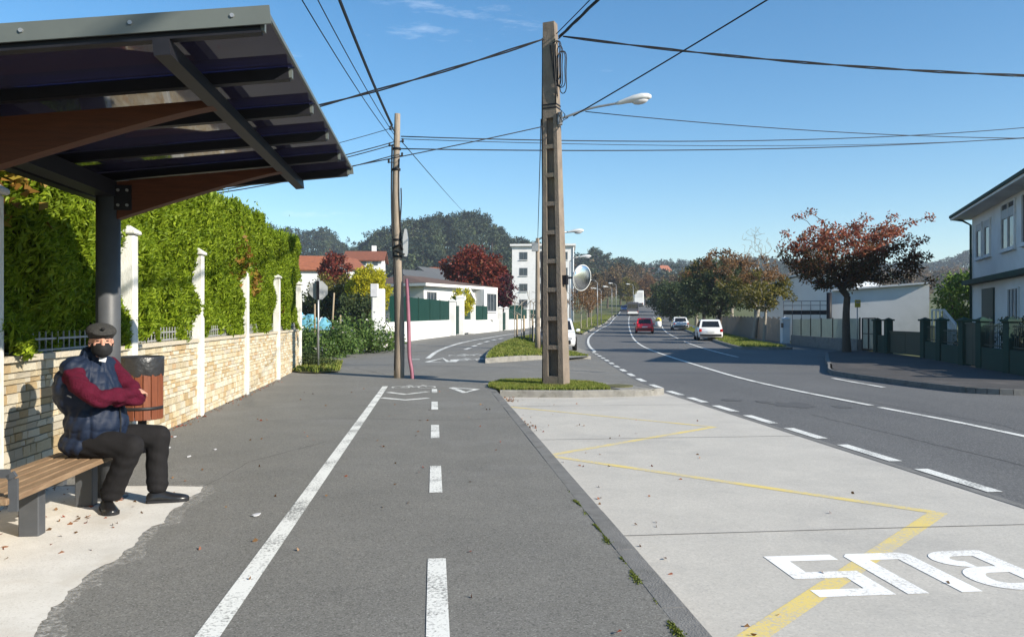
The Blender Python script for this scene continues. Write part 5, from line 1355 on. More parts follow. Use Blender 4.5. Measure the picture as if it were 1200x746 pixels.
# young staked trees on the verge
k = 0
for px_, py_, ty in ((603, 399, 371), (611, 401, 372), (621, 402, 371), (625, 406, 374), (635, 404, 377)):
    p = hit(px_, py_); z0 = gz(p.x, p.y) + .11; h = (py_ - ty) * p.y / F
    lab = ('leftmost young sapling staked on the verge left of the concrete pole', 'second staked young sapling from the left on the verge', 'third staked young sapling on the verge', 'fourth staked young sapling on the verge', 'staked sapling nearest the distant wooden pole')[k]
    t = thing('staked_sapling', lab, 'sapling', (p.x, p.y, z0), 0, 'staked saplings')
    m = MB(); m.tube([(.12, 0, -.1), (.12, .01, h)], .045, 8); m.build('stake', 'stake_wood', t)
    g = random.Random(70 + k); tr = [(0, 0, 0), (.01, 0, h * .5), (-.01, 0, h), (.02, 0, h * 1.5)]
    tg = [Vector((g.uniform(-.4, .4), g.uniform(-.4, .4), h * g.uniform(1.0, 2.0))) for _ in range(10)]
    nd, pa, ti = skeleton(tr, tg, .25, .2, g); link('trunk', limb_mesh('trunk', nd, pa, ti, .006, .5, .02, 4, 5), 'bark_pale', t)
    m = MB(); m.bar((0, 0, h * .8), (.12, 0, h * .8), .03, .03); m.build('tie', 'black_plastic', t); k += 1
k = 0
for px_, Y_, s_ in ((681, 84, 1.0), (688, 90, 1.1), (693, 97, 1.0)):
    x = (px_ - 600) * Y_ / F
    tree('young_tree', ('nearest thin brown young tree beside the traffic mirror', 'middle thin brown young tree on the far left verge', 'farthest thin brown young tree on the far left verge')[k], on(x, Y_, .1), 1.6, .05, (0, 0, 3.2), (1.5 * s_, 1.4, 1.4), 55, 18, .4, .16, 'leaf_brown', 'bark_pale', 75 + k, (0, 0), .3, 1.6, .9, .4, 'young trees', .5); k += 1
# far avenue trees
for i, (px_, Y_, h, lf, lab) in enumerate([(700, 190, 9, 'leaf_far_brown', 'pale brown far tree left of the road bend'), (712, 215, 11, 'leaf_far_brown', 'taller russet far tree at the road bend'), (727, 240, 12, 'leaf_far_brown', 'hazy russet tree over the far lorry'), (744, 260, 12, 'leaf_far_brown', 'hazy brown tree right of the far lorry'), (757, 230, 9, 'leaf_brown', 'reddish far tree above the evergreens'), (690, 165, 7, 'leaf_far_brown', 'lowest pale brown far tree near the traffic mirror'), (786, 190, 9, 'leaf_far_brown', 'far brown tree behind the conifers on the right'), (806, 170, 9, 'leaf_dark', 'far dark tree behind the russet tree'), (735, 205, 8, 'leaf_olive', 'olive far tree in front of the russet ones')]):
    x = (px_ - 600) * Y_ / F
    tree('avenue_tree', lab, on(x, Y_, 0), h * .3, .25, (0, 0, h * .62), (h * .32, h * .3, h * .38), 60, 50, h * .10, h * .045, lf, 'bark', 90 + i, (0, 0), .3, None, .9, .8, 'far avenue trees')

# ------------------------------------------------------------------ weedy corner on the left
def bush(name, label, c, r, n, size, leaf, seed, stems=8, cat='bush', flowers=0, group=None):
    g = np.random.default_rng(seed); gg = random.Random(seed)
    t = thing(name, label, cat, (c[0], c[1], gz(c[0], c[1])), 0, group)
    k = max(6, n // 60); cs = g.normal(0, 1, (k, 3)); cs /= np.linalg.norm(cs, axis=1, keepdims=True); cs *= g.uniform(.35, 1, (k, 1)); cs[:, 2] = np.abs(cs[:, 2]); cs = cs * np.array(r)
    link('foliage', clump_leaves(g, [Vector(v) for v in cs], max(4, n // k), min(r) * .42, size, .55, .9, .2, 'foliage', seed), leaf, t)
    m = MB()
    for _ in range(stems):
        q = cs[gg.randrange(k)]; m.tube([(q[0] * .2, q[1] * .2, -.1), (q[0] * .6, q[1] * .6, q[2] * .5), tuple(q)], [.02, .014, .006], 5)
    m.build('stems', 'bark', t)
    if flowers:
        fc = cs[g.integers(0, k, flowers)] * 1.02 + g.normal(0, min(r) * .15, (flowers, 3))
        link('flowers', leaf_mesh('flowers', np.abs(fc * [0, 0, 1]) + fc * [1, 1, 0], g.normal(0, 1, (flowers, 3)), size * .9, size * .9, .3, .5, seed), 'petal', t)
    return t
bush('bramble_bush', 'leafy green bush with white flowers beside the octagonal sign', hit(385, 418), (1.3, .9, 1.15), 2600, .11, 'leaf_weed', 110, 14, 'bush', 40)
bush('bramble_bush', 'tall weedy bush with pale flowers against the white gatepost', hit(420, 413), (1.7, 1.1, 1.35), 3600, .12, 'leaf_weed', 111, 16, 'bush', 70)
bush('bramble_bush', 'low weedy bush reaching to the wooden pole', hit(448, 409), (1.2, .8, .75), 1800, .10, 'leaf_weed', 112, 10, 'bush', 24)
bush('bramble_bush', 'green weedy bush touching the far end of the hedge', hit(361, 417), (1.0, .9, 1.25), 2000, .11, 'leaf_weed', 113, 10, 'bush', 14)
bush('low_hedge', 'low dark clipped hedge at the foot of the octagonal sign', hit(360, 431), (.85, .7, .55), 2600, .06, 'leaf_dark', 114, 8, 'hedge')
gpoly = [hit(352, 437), hit(372, 438), hit(398, 436), hit(402, 425), (-12, 29.5), (-9, 25)]
cor = poly_on(MB(), [(p[0], p[1]) for p in gpoly], .03).build('corner_verge', 'soil', None, kind='structure')
grass_tufts('grass', gpoly, lambda x, y: gz(x, y) + .03, 5000, cor, 115, .12)
m = MB(); m.add([(x, y, gz(x, y) + .03) for x, y in ((-30, 30.0), (-6.7, 30.0), (-5.6, 34.7), (-4.2, 50), (-14, 70), (-45, 70))], [(0, 1, 2, 3, 4, 5)]); m.build('garden_ground', 'meadow', None, kind='structure')
p = W(366, 358, 44)
tp = thing('tarpaulin_heap', 'turquoise tarpaulin bundle behind the bushes', 'tarpaulin', (p.x, p.y, gz(p.x, p.y)))
mb = MB(); g = random.Random(15)
rings = []
for i in range(9):
    t = i / 8; x = -1.0 + 2.0 * t; hh_ = (1.35 - .7 * t) * (1 + .12 * math.sin(i * 2.1)); ring = []
    for a in np.linspace(0, math.pi, 11): ring.append(Vector((x + g.uniform(-.06, .06), .7 * math.cos(a), .45 + max(.02, hh_ * math.sin(a) * g.uniform(.86, 1.08)) * .8)))
    rings.append(ring)
mb.loft(rings, True, False, False); mb.build('sheet', 'teal_plastic', tp)
mb = MB(); mb.tube([rings[2][k] + Vector((0, 0, .02)) for k in range(11)], .03, 5); mb.tube([rings[6][k] + Vector((0, 0, .02)) for k in range(11)], .03, 5); mb.build('rope', 'shirt', tp)
for i, (px_, yt, yb, Y_) in enumerate(((399, 369, 393, 38), (389, 343, 385, 42), (369, 356, 385, 40))):
    x = (px_ - 600) * Y_ / F; zt = EYE + (373 - yt) * Y_ / F
    mb = MB(); z0_ = gz(x, Y_); mb.tube([(x, Y_, z0_ - .1), (x + .05 * (i == 1), Y_, (z0_ + zt) / 2), (x + (.12 if i == 1 else .0), Y_, zt)], [.055, .05, .045], 7)
    tag(mb.build('garden_stake', 'stake_wood', None), ('short pale stake among the weeds', 'leaning tall stake in front of the dark shrub', 'stake just right of the octagonal sign')[i], 'stake', 'garden stakes')

# ------------------------------------------------------------------ white garden wall with green mesh, left of the far bike lane
WWs = [Vector((a, b, 0)) for a, b in WW]
def ww_at(px):
    a, b = 33.0, 150.0
    for _ in range(40):
        m_ = (a + b) / 2
        if lin([(q.y, q.x) for q in WWs], m_) / m_ < (px - 600) / F: a = m_
        else: b = m_
    return Vector((lin([(q.y, q.x) for q in WWs], a), a, gl(a) + 0.0))
gw = thing('garden_wall', 'long low white wall topped with green mesh along the far bike lane', 'wall', tuple(ww_at(455)))
def wallseg(p, q, h, t=.2, mat='white_render', par=gw, name='wall_panel', zb=-.2):
    d = (q - p).normalized(); n_ = Vector((d.y, -d.x, 0)) * t / 2
    mb = MB(); k = max(1, int((q - p).length / 6)); rings = []
    for i in range(k + 1):
        c = p.lerp(q, i / k); rings.append([c - n_ + Vector((0, 0, zb)), c + n_ + Vector((0, 0, zb)), c + n_ + Vector((0, 0, h)), c - n_ + Vector((0, 0, h))])
    mb.loft(rings, True); return mb.build(name, mat, par, True)
def pier(p, w, h, par=gw, mat='white_render', cap=True, name='pier', capm=None):
    mb = MB(); mb.cbox(Vector(p) + Vector((0, 0, h / 2 - .1)), (w, w, h + .2), .012); o = mb.build(name, mat, par, True)
    if cap:
        mb = MB(); mb.cbox(Vector(p) + Vector((0, 0, h + .035)), (w + .10, w + .10, .07), .01); mb.lathe([(w * .75, h + .06), (.02, h + .06 + w * .28)], 4, p, Matrix.Rotation(math.pi / 4, 3, 'Z'), False); mb.build('cap', capm or mat, o, True)
    return o
def meshpanel(p, q, z0, z1, par=gw, mat='green_mesh', posts=True, name='mesh_panel', postm='green_paint', gap=2.4):
    n = max(1, int((q - p).length / gap))
    for i in range(n):
        a, b = p.lerp(q, i / n), p.lerp(q, (i + 1) / n)
        mb = MB(); mb.slab(a + Vector((0, 0, z0)), b + Vector((0, 0, z0)), b + Vector((0, 0, z1)), a + Vector((0, 0, z1)), .012); mb.build(name, mat, par, True)
        mb = MB(); mb.bar(b + Vector((0, 0, z0)), b + Vector((0, 0, z1 + .05)), .05, .05); mb.build('mesh_post', postm, par, True)
A0, A1 = ww_at(456), ww_at(526)
A1x = ww_at(527.5)
wallseg(A0, A1, .98); meshpanel(A0 + Vector((.0, .2, 0)), A1, .985, 2.15)
pier(ww_at(530), .42, 2.15, cap=True)
d1 = thing('garden_gate', 'green metal garden gate beside the white arched porch', 'gate', tuple(ww_at(535)))
wallseg(ww_at(532.5), ww_at(537.5), 1.9, .06, 'green_paint', d1, 'gate_leaf', .05)
mb = MB(); mb.bar(ww_at(537) + Vector((0, -.05, .9)), ww_at(537) + Vector((0, -.05, 1.05)), .03, .03); mb.build('handle', 'galvanised', d1, True)
# porch with pointed opening
a, b = ww_at(539.5), ww_at(553)
pch = thing('gate_porch', 'white porch with a pointed green door in the garden wall', 'porch', tuple(a))
for p in (a, b): pier(p, .5, 2.35, pch, cap=False, name='jamb')
d = (b - a); mb = MB()
ap = [a + Vector((0, 0, 2.36)), a.lerp(b, .5) + Vector((0, 0, 3.0)), b + Vector((0, 0, 2.36))]
for p, q in zip(ap, ap[1:]): mb.bar(p, q, .6, .22)
mb.build('gable', 'white_render', pch, True)
mb = MB(); mb.slab(a.lerp(b, .12) + Vector((0, 0, .1)), a.lerp(b, .88) + Vector((0, 0, .1)), a.lerp(b, .88) + Vector((0, 0, 2.1)), a.lerp(b, .12) + Vector((0, 0, 2.1)), .06); mb.build('door', 'green_paint', pch, True)
mb = MB(); mb.slab(a.lerp(b, .12) + Vector((.03, 0, .1)), a.lerp(b, .88) + Vector((.03, 0, .1)), a.lerp(b, .88) + Vector((.03, 0, 1.0)), a.lerp(b, .12) + Vector((.03, 0, 1.0)), .06); mb.build('lower_panel', 'white_render', pch, True)
A2, A3 = ww_at(555.5), ww_at(583)
wallseg(A2, A3, .95); meshpanel(A2, A3, .955, 2.0)
for px_ in (586, 593.5): pier(ww_at(px_), .42, 1.9)
wallseg(ww_at(587.5), ww_at(592), 1.55, .06, 'green_paint', gw, 'gate_leaf', .05)
A4, A5 = ww_at(595.5), ww_at(617)
wallseg(A4, A5, .95); meshpanel(A4, A5, .955, 1.9); pier(ww_at(619), .42, 1.9)
A6, A7 = ww_at(621), ww_at(660); wallseg(A6, A7, .95); meshpanel(A6, A7, .955, 1.9)
gp_ = W(444, 400, 33.6); gp_.z = gl(33.6)
gpo = thing('gate_pillar', 'tall white gate pillar with meter box at the near end of the garden wall', 'pillar', tuple(gp_))
pier(gp_, .46, 2.42, gpo, cap=False, name='shaft'); mb = MB(); mb.cbox(gp_ + Vector((-.16, -.12, 2.35)), (.30, .30, .55), .015); mb.build('meter_box', 'shirt', gpo, True)
mb = MB(); mb.tube([gp_ + Vector((-.25, -.22, 0)), gp_ + Vector((-.25, -.22, 2.1))], .02, 6); mb.build('conduit', 'galvanised', gpo, True)
wallseg(gp_ + Vector((.2, .1, 0)), A0 + Vector((.02, -.02, 0)), .98)

# ------------------------------------------------------------------ houses
def windows_on(par, O, e, n_, z, items):
    """items: (t0, t1, z0, z1, mullions, frame material); O origin, e along facade, n_ outward"""
    for t0, t1, z0, z1, mul, fm in items:
        c = O + e * ((t0 + t1) / 2) + Vector((0, 0, (z0 + z1) / 2)); w, h = t1 - t0, z1 - z0; rot = Matrix((e, n_, Vector((0, 0, 1)))).transposed()
        def bx(mb, dt, dz, ww_, hh_, out, th): mb.box(c + e * dt + Vector((0, 0, dz)) + n_ * out, (ww_, th, hh_), m=rot)
        mb = MB(); f_ = .07
        bx(mb, 0, h / 2 - f_ / 2, w, f_, .03, .08); bx(mb, 0, -h / 2 + f_ / 2, w, f_, .03, .08); bx(mb, -w / 2 + f_ / 2, 0, f_, h - 2 * f_, .03, .08); bx(mb, w / 2 - f_ / 2, 0, f_, h - 2 * f_, .03, .08)
        for k in range(1, mul + 1): bx(mb, -w / 2 + w * k / (mul + 1), 0, f_ * .8, h - 2 * f_, .028, .07)
        wo = mb.build('window', fm, par, True)
        mb = MB(); bx(mb, 0, 0, w - f_, h - f_, .006, .03); mb.build('pane', 'window_glass', wo, True)
        mb = MB(); bx(mb, 0, -h / 2 - .05, w + .16, .07, .06, .16); mb.build('sill', 'house_white', wo, True)
# bungalow
bA, bB = Vector((-6.2, 56, 0)), Vector((-1.9, 64, 0)); be_ = (bB - bA).normalized(); bn = Vector((be_.y, -be_.x, 0)); bL = (bB - bA).length
bg_ = thing('bungalow', 'white bungalow with low brown roof behind the green mesh fence', 'house', tuple(bA))
zE = 3.78
mb = MB(); P = [bA, bB, bB - bn * 8, bA - bn * 8]; mb.prism([(p.x, p.y) for p in P], -.2, zE); mb.build('wall', 'white_render', bg_, True)
ov = .55; E = [bA - be_ * ov + bn * ov, bB + be_ * ov + bn * ov, bB + be_ * ov - bn * (8 + ov), bA - be_ * ov - bn * (8 + ov)]
R0, R1 = bA + be_ * 3.2 - bn * 4, bB - be_ * 3.2 - bn * 4
mb = MB(); mb.add([p + Vector((0, 0, zE + .16)) for p in E] + [R0 + Vector((0, 0, zE + .95)), R1 + Vector((0, 0, zE + .95))], [(0, 1, 5, 4), (1, 2, 5), (2, 3, 4, 5), (3, 0, 4), (3, 2, 1, 0)]); mb.build('roof', 'brown_roof', bg_, True)
mb = MB(); mb.prism([(p.x, p.y) for p in E], zE - .06, zE + .14); mb.build('fascia', 'white_render', bg_, True)
def tpx(O, e, px): k = (px - 600) / F; return (k * O.y - O.x) / (e.x - k * e.y)
T = lambda px: tpx(bA, be_, px)
windows_on(bg_, bA, be_, bn, 0, [(T(500), T(511), 2.2, 3.35, 2, 'shutter'), (T(545), T(554), 2.2, 3.35, 2, 'shutter')])
mb = MB(); c0 = bA + be_ * T(556); c1 = bA + be_ * T(571.5); Pq = [c0, c1, c1 + bn * .9, c0 + bn * .9]; mb.prism([(p.x, p.y) for p in Pq], 1.35, zE - .08); mb.build('bay', 'white_render', bg_, True)
windows_on(bg_, c0 + bn * .9, be_, bn, 0, [(.35, (c1 - c0).length - .25, 2.0, 3.4, 2, 'shutter')])
# block of flats
fl = thing('apartment_block', 'white four-storey block of flats behind the garden wall', 'building', (5.5, 142, 0), R(-4))
zt = 14.3
mb = MB(); mb.box((0, 5.5, zt / 2 - .3), (11, 11, zt + .6)); mb.build('wall', 'house_white', fl)
mb = MB(); mb.box((0, 5.3, zt + .22), (11.7, 11.7, .35)); mb.build('roof_slab', 'house_white', fl)
for r_ in range(4):
    zc_ = 12.6 - 2.82 * r_
    for xc in (-3.45, .2, 3.7):
        mb = MB(); mb.box((xc, -.0, zc_), (1.45, .12, 1.4)); wo = mb.build('window', 'shutter', fl)
        mb = MB(); mb.box((xc - .33, -.05, zc_), (.58, .06, 1.2)); mb.box((xc + .33, -.05, zc_), (.58, .06, 1.2)); mb.build('pane', 'window_glass', wo)
        mb = MB(); mb.box((xc, -.1, zc_ - .76), (1.6, .18, .08)); mb.build('sill', 'pale_render', wo)
mb = MB(); mb.tube([(5.42, -.12, 0), (5.42, -.12, zt)], .10, 8); mb.build('downpipe', 'pale_render', fl)
mb = MB(); p = W(603, 366, 120)
hb = thing('hedge_terrace', 'flat green-fenced terrace below the block of flats', 'terrace', (-1.0, 110, 0))
mb.box((-1.6, 112, 2.0), (7, 1.2, 1.0)); mb.build('slab', 'pale_render', hb, True)
meshpanel(Vector((-5, 111.3, 0)), Vector((1.6, 111.3, 0)), 2.52, 3.3, hb)

def simple_house(label, c, rz, w, d, ze, zr, wall='house_white', roof='orange_tile', wins=(), chim=False, gable_front=False, name='house'):
    h = thing(name, label, 'house', (c[0], c[1], 0), rz, 'far houses')
    mb = MB(); mb.box((0, 0, ze / 2 - 1), (w, d, ze + 2))
    if gable_front: mb.add([(-w / 2, -d / 2, ze), (w / 2, -d / 2, ze), (0, -d / 2, zr - .1), (-w / 2, d / 2, ze), (w / 2, d / 2, ze), (0, d / 2, zr - .1)], [(0, 1, 2), (3, 5, 4)])
    else: mb.add([(-w / 2, -d / 2, ze), (-w / 2, d / 2, ze), (-w / 2, 0, zr - .1), (w / 2, -d / 2, ze), (w / 2, d / 2, ze), (w / 2, 0, zr - .1)], [(0, 1, 2), (3, 5, 4)])
    mb.build('wall', wall, h)
    o_ = .5; mb = MB()
    if gable_front:
        s_ = (zr - ze) / (w / 2)
        for sx in (-1, 1): mb.slab((sx * (w / 2 + o_), -d / 2 - o_, ze - s_ * o_ + .1), (sx * (w / 2 + o_), d / 2 + o_, ze - s_ * o_ + .1), (0, d / 2 + o_, zr + .1), (0, -d / 2 - o_, zr + .1), .18 * sx)
    else:
        s_ = (zr - ze) / (d / 2)
        for sy in (-1, 1): mb.slab((-w / 2 - o_, sy * (d / 2 + o_), ze - s_ * o_ + .1), (w / 2 + o_, sy * (d / 2 + o_), ze - s_ * o_ + .1), (w / 2 + o_, 0, zr + .1), (-w / 2 - o_, 0, zr + .1), -.18 * sy)
    ro_ = mb.build('roof', roof, h)
    if chim: mb = MB(); mb.box((w * .22, d * .1, zr + .2), (.7, .7, 1.6)); mb.build('chimney', wall, ro_)
    for x, z, ww_, hh_ in wins:
        mb = MB(); mb.box((x, -d / 2, z), (ww_, .14, hh_)); wo = mb.build('window', 'shutter', h)
        mb = MB(); mb.box((x, -d / 2 - .06, z), (ww_ * .82, .06, hh_ * .84)); mb.build('pane', 'window_glass', wo)
    return h
def zpx(py, Y): return EYE + (373 - py) * Y / F
simple_house('house with bright orange tiled roof and shaded wall beyond the hedge end', ((358 - 600) * 98 / F, 98), R(12), 4.4, 7, zpx(314, 94), zpx(300.5, 98), 'pale_render', wins=((2.5, 6.0, 1.2, 1.2),))
simple_house('white gabled house right of the bright orange roof', ((406 - 600) * 104 / F, 104), R(-12), 2.6, 6, zpx(311, 101), zpx(300, 101), 'house_white', 'rust_tile', ((0, 6.5, 1.0, 1.2),), False, True)
simple_house('wide white house with brown-orange roof above the yellow-green conifer', ((429 - 600) * 125 / F, 125), R(4), 5.4, 7, zpx(304, 121.5), zpx(295, 125), 'house_white', 'rust_tile', ((-1.9, 9.9, .8, .7), (0, 9.9, .8, .7), (1.8, 9.9, .8, .7)), True)
simple_house('small grey-blue gabled house below the wooded hill', ((505 - 600) * 125 / F, 125), R(-25), 5, 7, zpx(325, 122), zpx(313, 122), 'pale_render', 'slate_roof', (), False, True)
simple_house('orange-roofed house with chimney left of the crimson tree', ((522 - 600) * 140 / F, 140), R(10), 4.6, 6, zpx(322, 138), zpx(314, 140), 'pale_render', 'orange_tile', (), True)
simple_house('grey gabled house half hidden by the wooden pole', ((486 - 600) * 115 / F, 115), R(-35), 5, 7, zpx(327, 112), zpx(316, 112), 'pale_render', 'slate_roof', (), False, True)
for i, (px_, py_) in enumerate(((758, 319), (768, 323), (777, 316), (842, 322))):
    Y_ = 520; simple_house(('leftmost tiny pink house on the far right hillside', 'middle tiny orange-roofed house on the far right hillside', 'upper tiny house on the far right hillside', 'tiny house above the russet street trees')[i], ((px_ - 600) * Y_ / F, Y_), R(20 * i), 9, 8, zpx(py_, Y_) - 1, zpx(py_ - 5, Y_), 'house_white', 'orange_tile', ((-2, zpx(py_, Y_) - 2.6, 1.2, 1.4), (2, zpx(py_, Y_) - 2.6, 1.2, 1.4)))

# ------------------------------------------------------------------ right-hand house
hC, hD = Vector((20.8, 36, 0)), Vector((16.2, 22.8, 0)); he = (hD - hC).normalized(); hn = Vector((he.y, -he.x, 0)) 
if hn.x > 0: hn = -hn
hL = (hD - hC).length
hs = thing('corner_house', 'white two-storey house with dark hipped roof at the right edge', 'house', tuple(hC))
zE = 6.0
mb = MB(); mb.prism([(p.x, p.y) for p in (hC, hD, hD - hn * 9, hC - hn * 9)], -.3, zE); mb.build('wall', 'house_white', hs, True)
o_ = .75; E = [hC - he * o_ + hn * o_, hD + he * o_ + hn * o_, hD + he * o_ - hn * (9 + o_), hC - he * o_ - hn * (9 + o_)]
R0, R1 = hC + he * 4.5 - hn * 4.5, hD - he * 4.5 - hn * 4.5
mb = MB(); mb.add([p + Vector((0, 0, zE + .16)) for p in E] + [R0 + Vector((0, 0, zE + 1.7)), R1 + Vector((0, 0, zE + 1.7))], [(0, 1, 5, 4), (1, 2, 5), (2, 3, 4, 5), (3, 0, 4), (3, 2, 1, 0)]); rf = mb.build('roof', 'slate_roof', hs, True)
mb = MB(); mb.prism([(p.x, p.y) for p in E], zE - .02, zE + .14); mb.build('soffit', 'house_white', hs, True)
mb = MB()
for p, q in zip(E, E[1:] + E[:1]): mb.bar(p + Vector((0, 0, zE + .13)), q + Vector((0, 0, zE + .13)), .12, .12)
mb.build('gutter', 'green_wall', hs, True)
mb = MB(); c = hC + hn * .08 + he * .12; mb.tube([E[0] + Vector((.05, .05, zE + .05)), hC + hn * .35 - he * .2 + Vector((0, 0, zE - .1)), c + Vector((0, 0, zE - .35)), c + Vector((0, 0, 0))], .05, 8); mb.build('downpipe', 'green_wall', hs, True)
rot = Matrix((he, hn, Vector((0, 0, 1)))).transposed()
mb = MB(); mb.box(hC + he * (hL / 2) + hn * .16 + Vector((0, 0, 3.05)), (hL + .5, .45, .20), m=rot); mb.build('ledge', 'green_wall', hs, True)
mb = MB(); mb.box(hC + he * (hL / 2) + hn * .012 + Vector((0, 0, .3)), (hL, .05, .9), m=rot); mb.build('plinth', 'pale_render', hs, True)
windows_on(hs, hC, he, hn, 0, [(1.0, 2.1, 4.05, 5.6, 0, 'house_white'), (2.5, 3.6, 4.05, 5.6, 0, 'house_white'), (5.4, 7.4, 4.05, 5.85, 1, 'house_white'), (8.3, 10.2, 4.05, 5.85, 1, 'house_white'), (6.4, 7.9, 1.1, 2.6, 2, 'house_white'), (9.0, 10.5, 1.1, 2.6, 2, 'house_white')])
mb = MB(); mb.box(hC + he * 3.2 + hn * .02 + Vector((0, 0, 1.45)), (2.0, .10, 2.5), m=rot); dr = mb.build('door', 'green_paint', hs, True)
mb = MB(); mb.box(hC + he * 3.9 + hn * .10 + Vector((0, 0, 1.4)), (.04, .06, .2), m=rot); mb.build('handle', 'galvanised', dr, True)
for t_c in (1.55, 3.05, 6.4):
    mb = MB(); mb.box(hC + he * t_c + hn * .03 + Vector((0, 0, 5.42)), (.95 if t_c < 4 else 1.8, .05, .34), m=rot); mb.build('blind', 'blind', hs, True)

# green front wall of that house
FBv = [Vector((a, b, 0)) for a, b in ((16.0, 35), (15.4, 30), (13.0, 20.2), (12.2, 16.9), (11.9, 15.5))]
def fb_at(px):
    k = (px - 600) / F
    for p, q in zip(FBv, FBv[1:]):
        f0, f1 = p.x - k * p.y, q.x - k * q.y
        if f0 <= 0 <= f1 or f1 <= 0 <= f0: t = f0 / (f0 - f1); r_ = p.lerp(q, t); r_.z = gr(r_.y) + .12; return r_
    r_ = FBv[-1].copy(); r_.z = 0; return r_
fw = thing('green_wall', 'dark green garden wall with capped pillars before the right-hand house', 'wall', tuple(fb_at(1084)))
pps = [1028, 1041, 1084, 1103, 1130, 1151, 1184, 1236]
for px_ in pps: pier(fb_at(px_), .27, 1.36, fw, 'green_wall', True, 'pillar')
def seg(a, b, h, mat='green_wall', t=.16, par=fw, nm='wall_panel', zb=-.2): return wallseg(fb_at(a), fb_at(b), h, t, mat, par, nm, zb)
seg(1030.5, 1038.5, .75); seg(1086.5, 1100.5, .62); seg(1105.5, 1127.5, .58); seg(1153.5, 1181.5, .62); seg(1187, 1233, .62)
for nm_, a, b, h, lab in (('drive_gate', 1043.5, 1081.5, .92, 'wide solid dark green gate between the green pillars'), ('entrance_gate', 1132.5, 1148.5, 1.30, 'tall dark green entrance gate before the house door')):
    gt = thing(nm_, lab, 'gate', tuple(fb_at((a + b) / 2)))
    pa_, pb_ = fb_at(a), fb_at(b)
    for s0, s1 in ((0, .495), (.505, 1)): 
        wallseg(pa_.lerp(pb_, s0), pa_.lerp(pb_, s1), h, .05, 'green_paint', gt, 'gate_leaf', .05)
        mb = MB(); mb.bar(pa_.lerp(pb_, s0) + Vector((-.04, -.02, h)), pa_.lerp(pb_, s1) + Vector((-.04, -.02, h)), .05, .06); mb.build('top_rail', 'green_paint', gt, True)
for i, (a, b, z0_, z1_) in enumerate(((1086.5, 1100.5, .64, 1.2), (1105.5, 1127.5, .60, 1.1), (1153.5, 1181.5, .64, 1.3), (1187, 1233, .64, 1.3))):
    pa_, pb_ = fb_at(a), fb_at(b); n = max(4, int((pb_ - pa_).length / .13))
    for z_ in (z0_ + .05, z1_ - .06):
        mb = MB(); mb.bar(pa_ + Vector((0, 0, z_)), pb_ + Vector((0, 0, z_)), .025, .03); mb.build('rail', 'green_paint', fw, True)
    for k in range(1, n):
        q = pa_.lerp(pb_, k / n); mb = MB(); mb.bar(q + Vector((0, 0, z0_)), q + Vector((0, 0, z1_)), .018, .018); mb.build('railing_bar', 'green_paint', fw, True)
g = np.random.default_rng(201)
for i, (a, b, h) in enumerate(((1155, 1180, 1.45), (1188, 1240, 1.35), (1044, 1080, .0), (1106, 1126, .9))):
    if h == 0: continue
    pa_, pb_ = fb_at(a), fb_at(b); L_ = (pb_ - pa_).length; nn_ = int(2600 * L_ * h / 4)
    t = g.uniform(0, 1, nn_); base_ = np.array(pa_) + np.outer(t, np.array(pb_ - pa_)); base_[:, 0] += .55 + g.normal(0, .12, nn_); base_[:, 2] += g.uniform(.1, h, nn_) + .08 * np.sin(t * 23)
    o = thing('garden_hedge', ('dark hedge behind the railings right of the entrance gate', 'dark hedge behind the railings at the right edge', '', 'low dark hedge left of the entrance gate')[i], 'hedge', tuple(pa_))
    link('foliage', leaf_mesh('foliage', base_ - np.array(pa_), np.tile([-.5, -.3, .5], (nn_, 1)), .11, .06, .2, .8, 210 + i), 'leaf_dark_hedge', o)
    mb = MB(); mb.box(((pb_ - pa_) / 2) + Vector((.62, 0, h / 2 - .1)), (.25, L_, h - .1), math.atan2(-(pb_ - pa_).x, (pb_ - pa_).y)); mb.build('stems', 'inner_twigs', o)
# stair rail behind the wall
sr = thing('stair_railing', 'white stair railing beyond the green wall pillars', 'railing', (W(1098, 390, 33).x, 33, 0))
a, b = W(1092, 363, 33.5), W(1106, 363, 33); c = W(1120, 380, 31.5)
for dz_ in (0, -.42):
    mb = MB(); mb.bar(a + Vector((0, 0, dz_)), b + Vector((0, 0, dz_)), .06, .07); mb.bar(b + Vector((0, 0, dz_)), c + Vector((0, 0, dz_)), .06, .09); mb.build('rail', 'house_white', sr, True)
for t in np.linspace(0, 1, 4):
    q = a.lerp(b, t); mb = MB(); mb.bar(Vector((q.x, q.y, 0)), q, .05, .05); mb.build('baluster', 'house_white', sr, True)
for t in np.linspace(.15, 1, 6):
    q = b.lerp(c, t); mb = MB(); mb.bar(Vector((q.x, q.y, 0)), q, .05, .05); mb.build('baluster', 'house_white', sr, True)

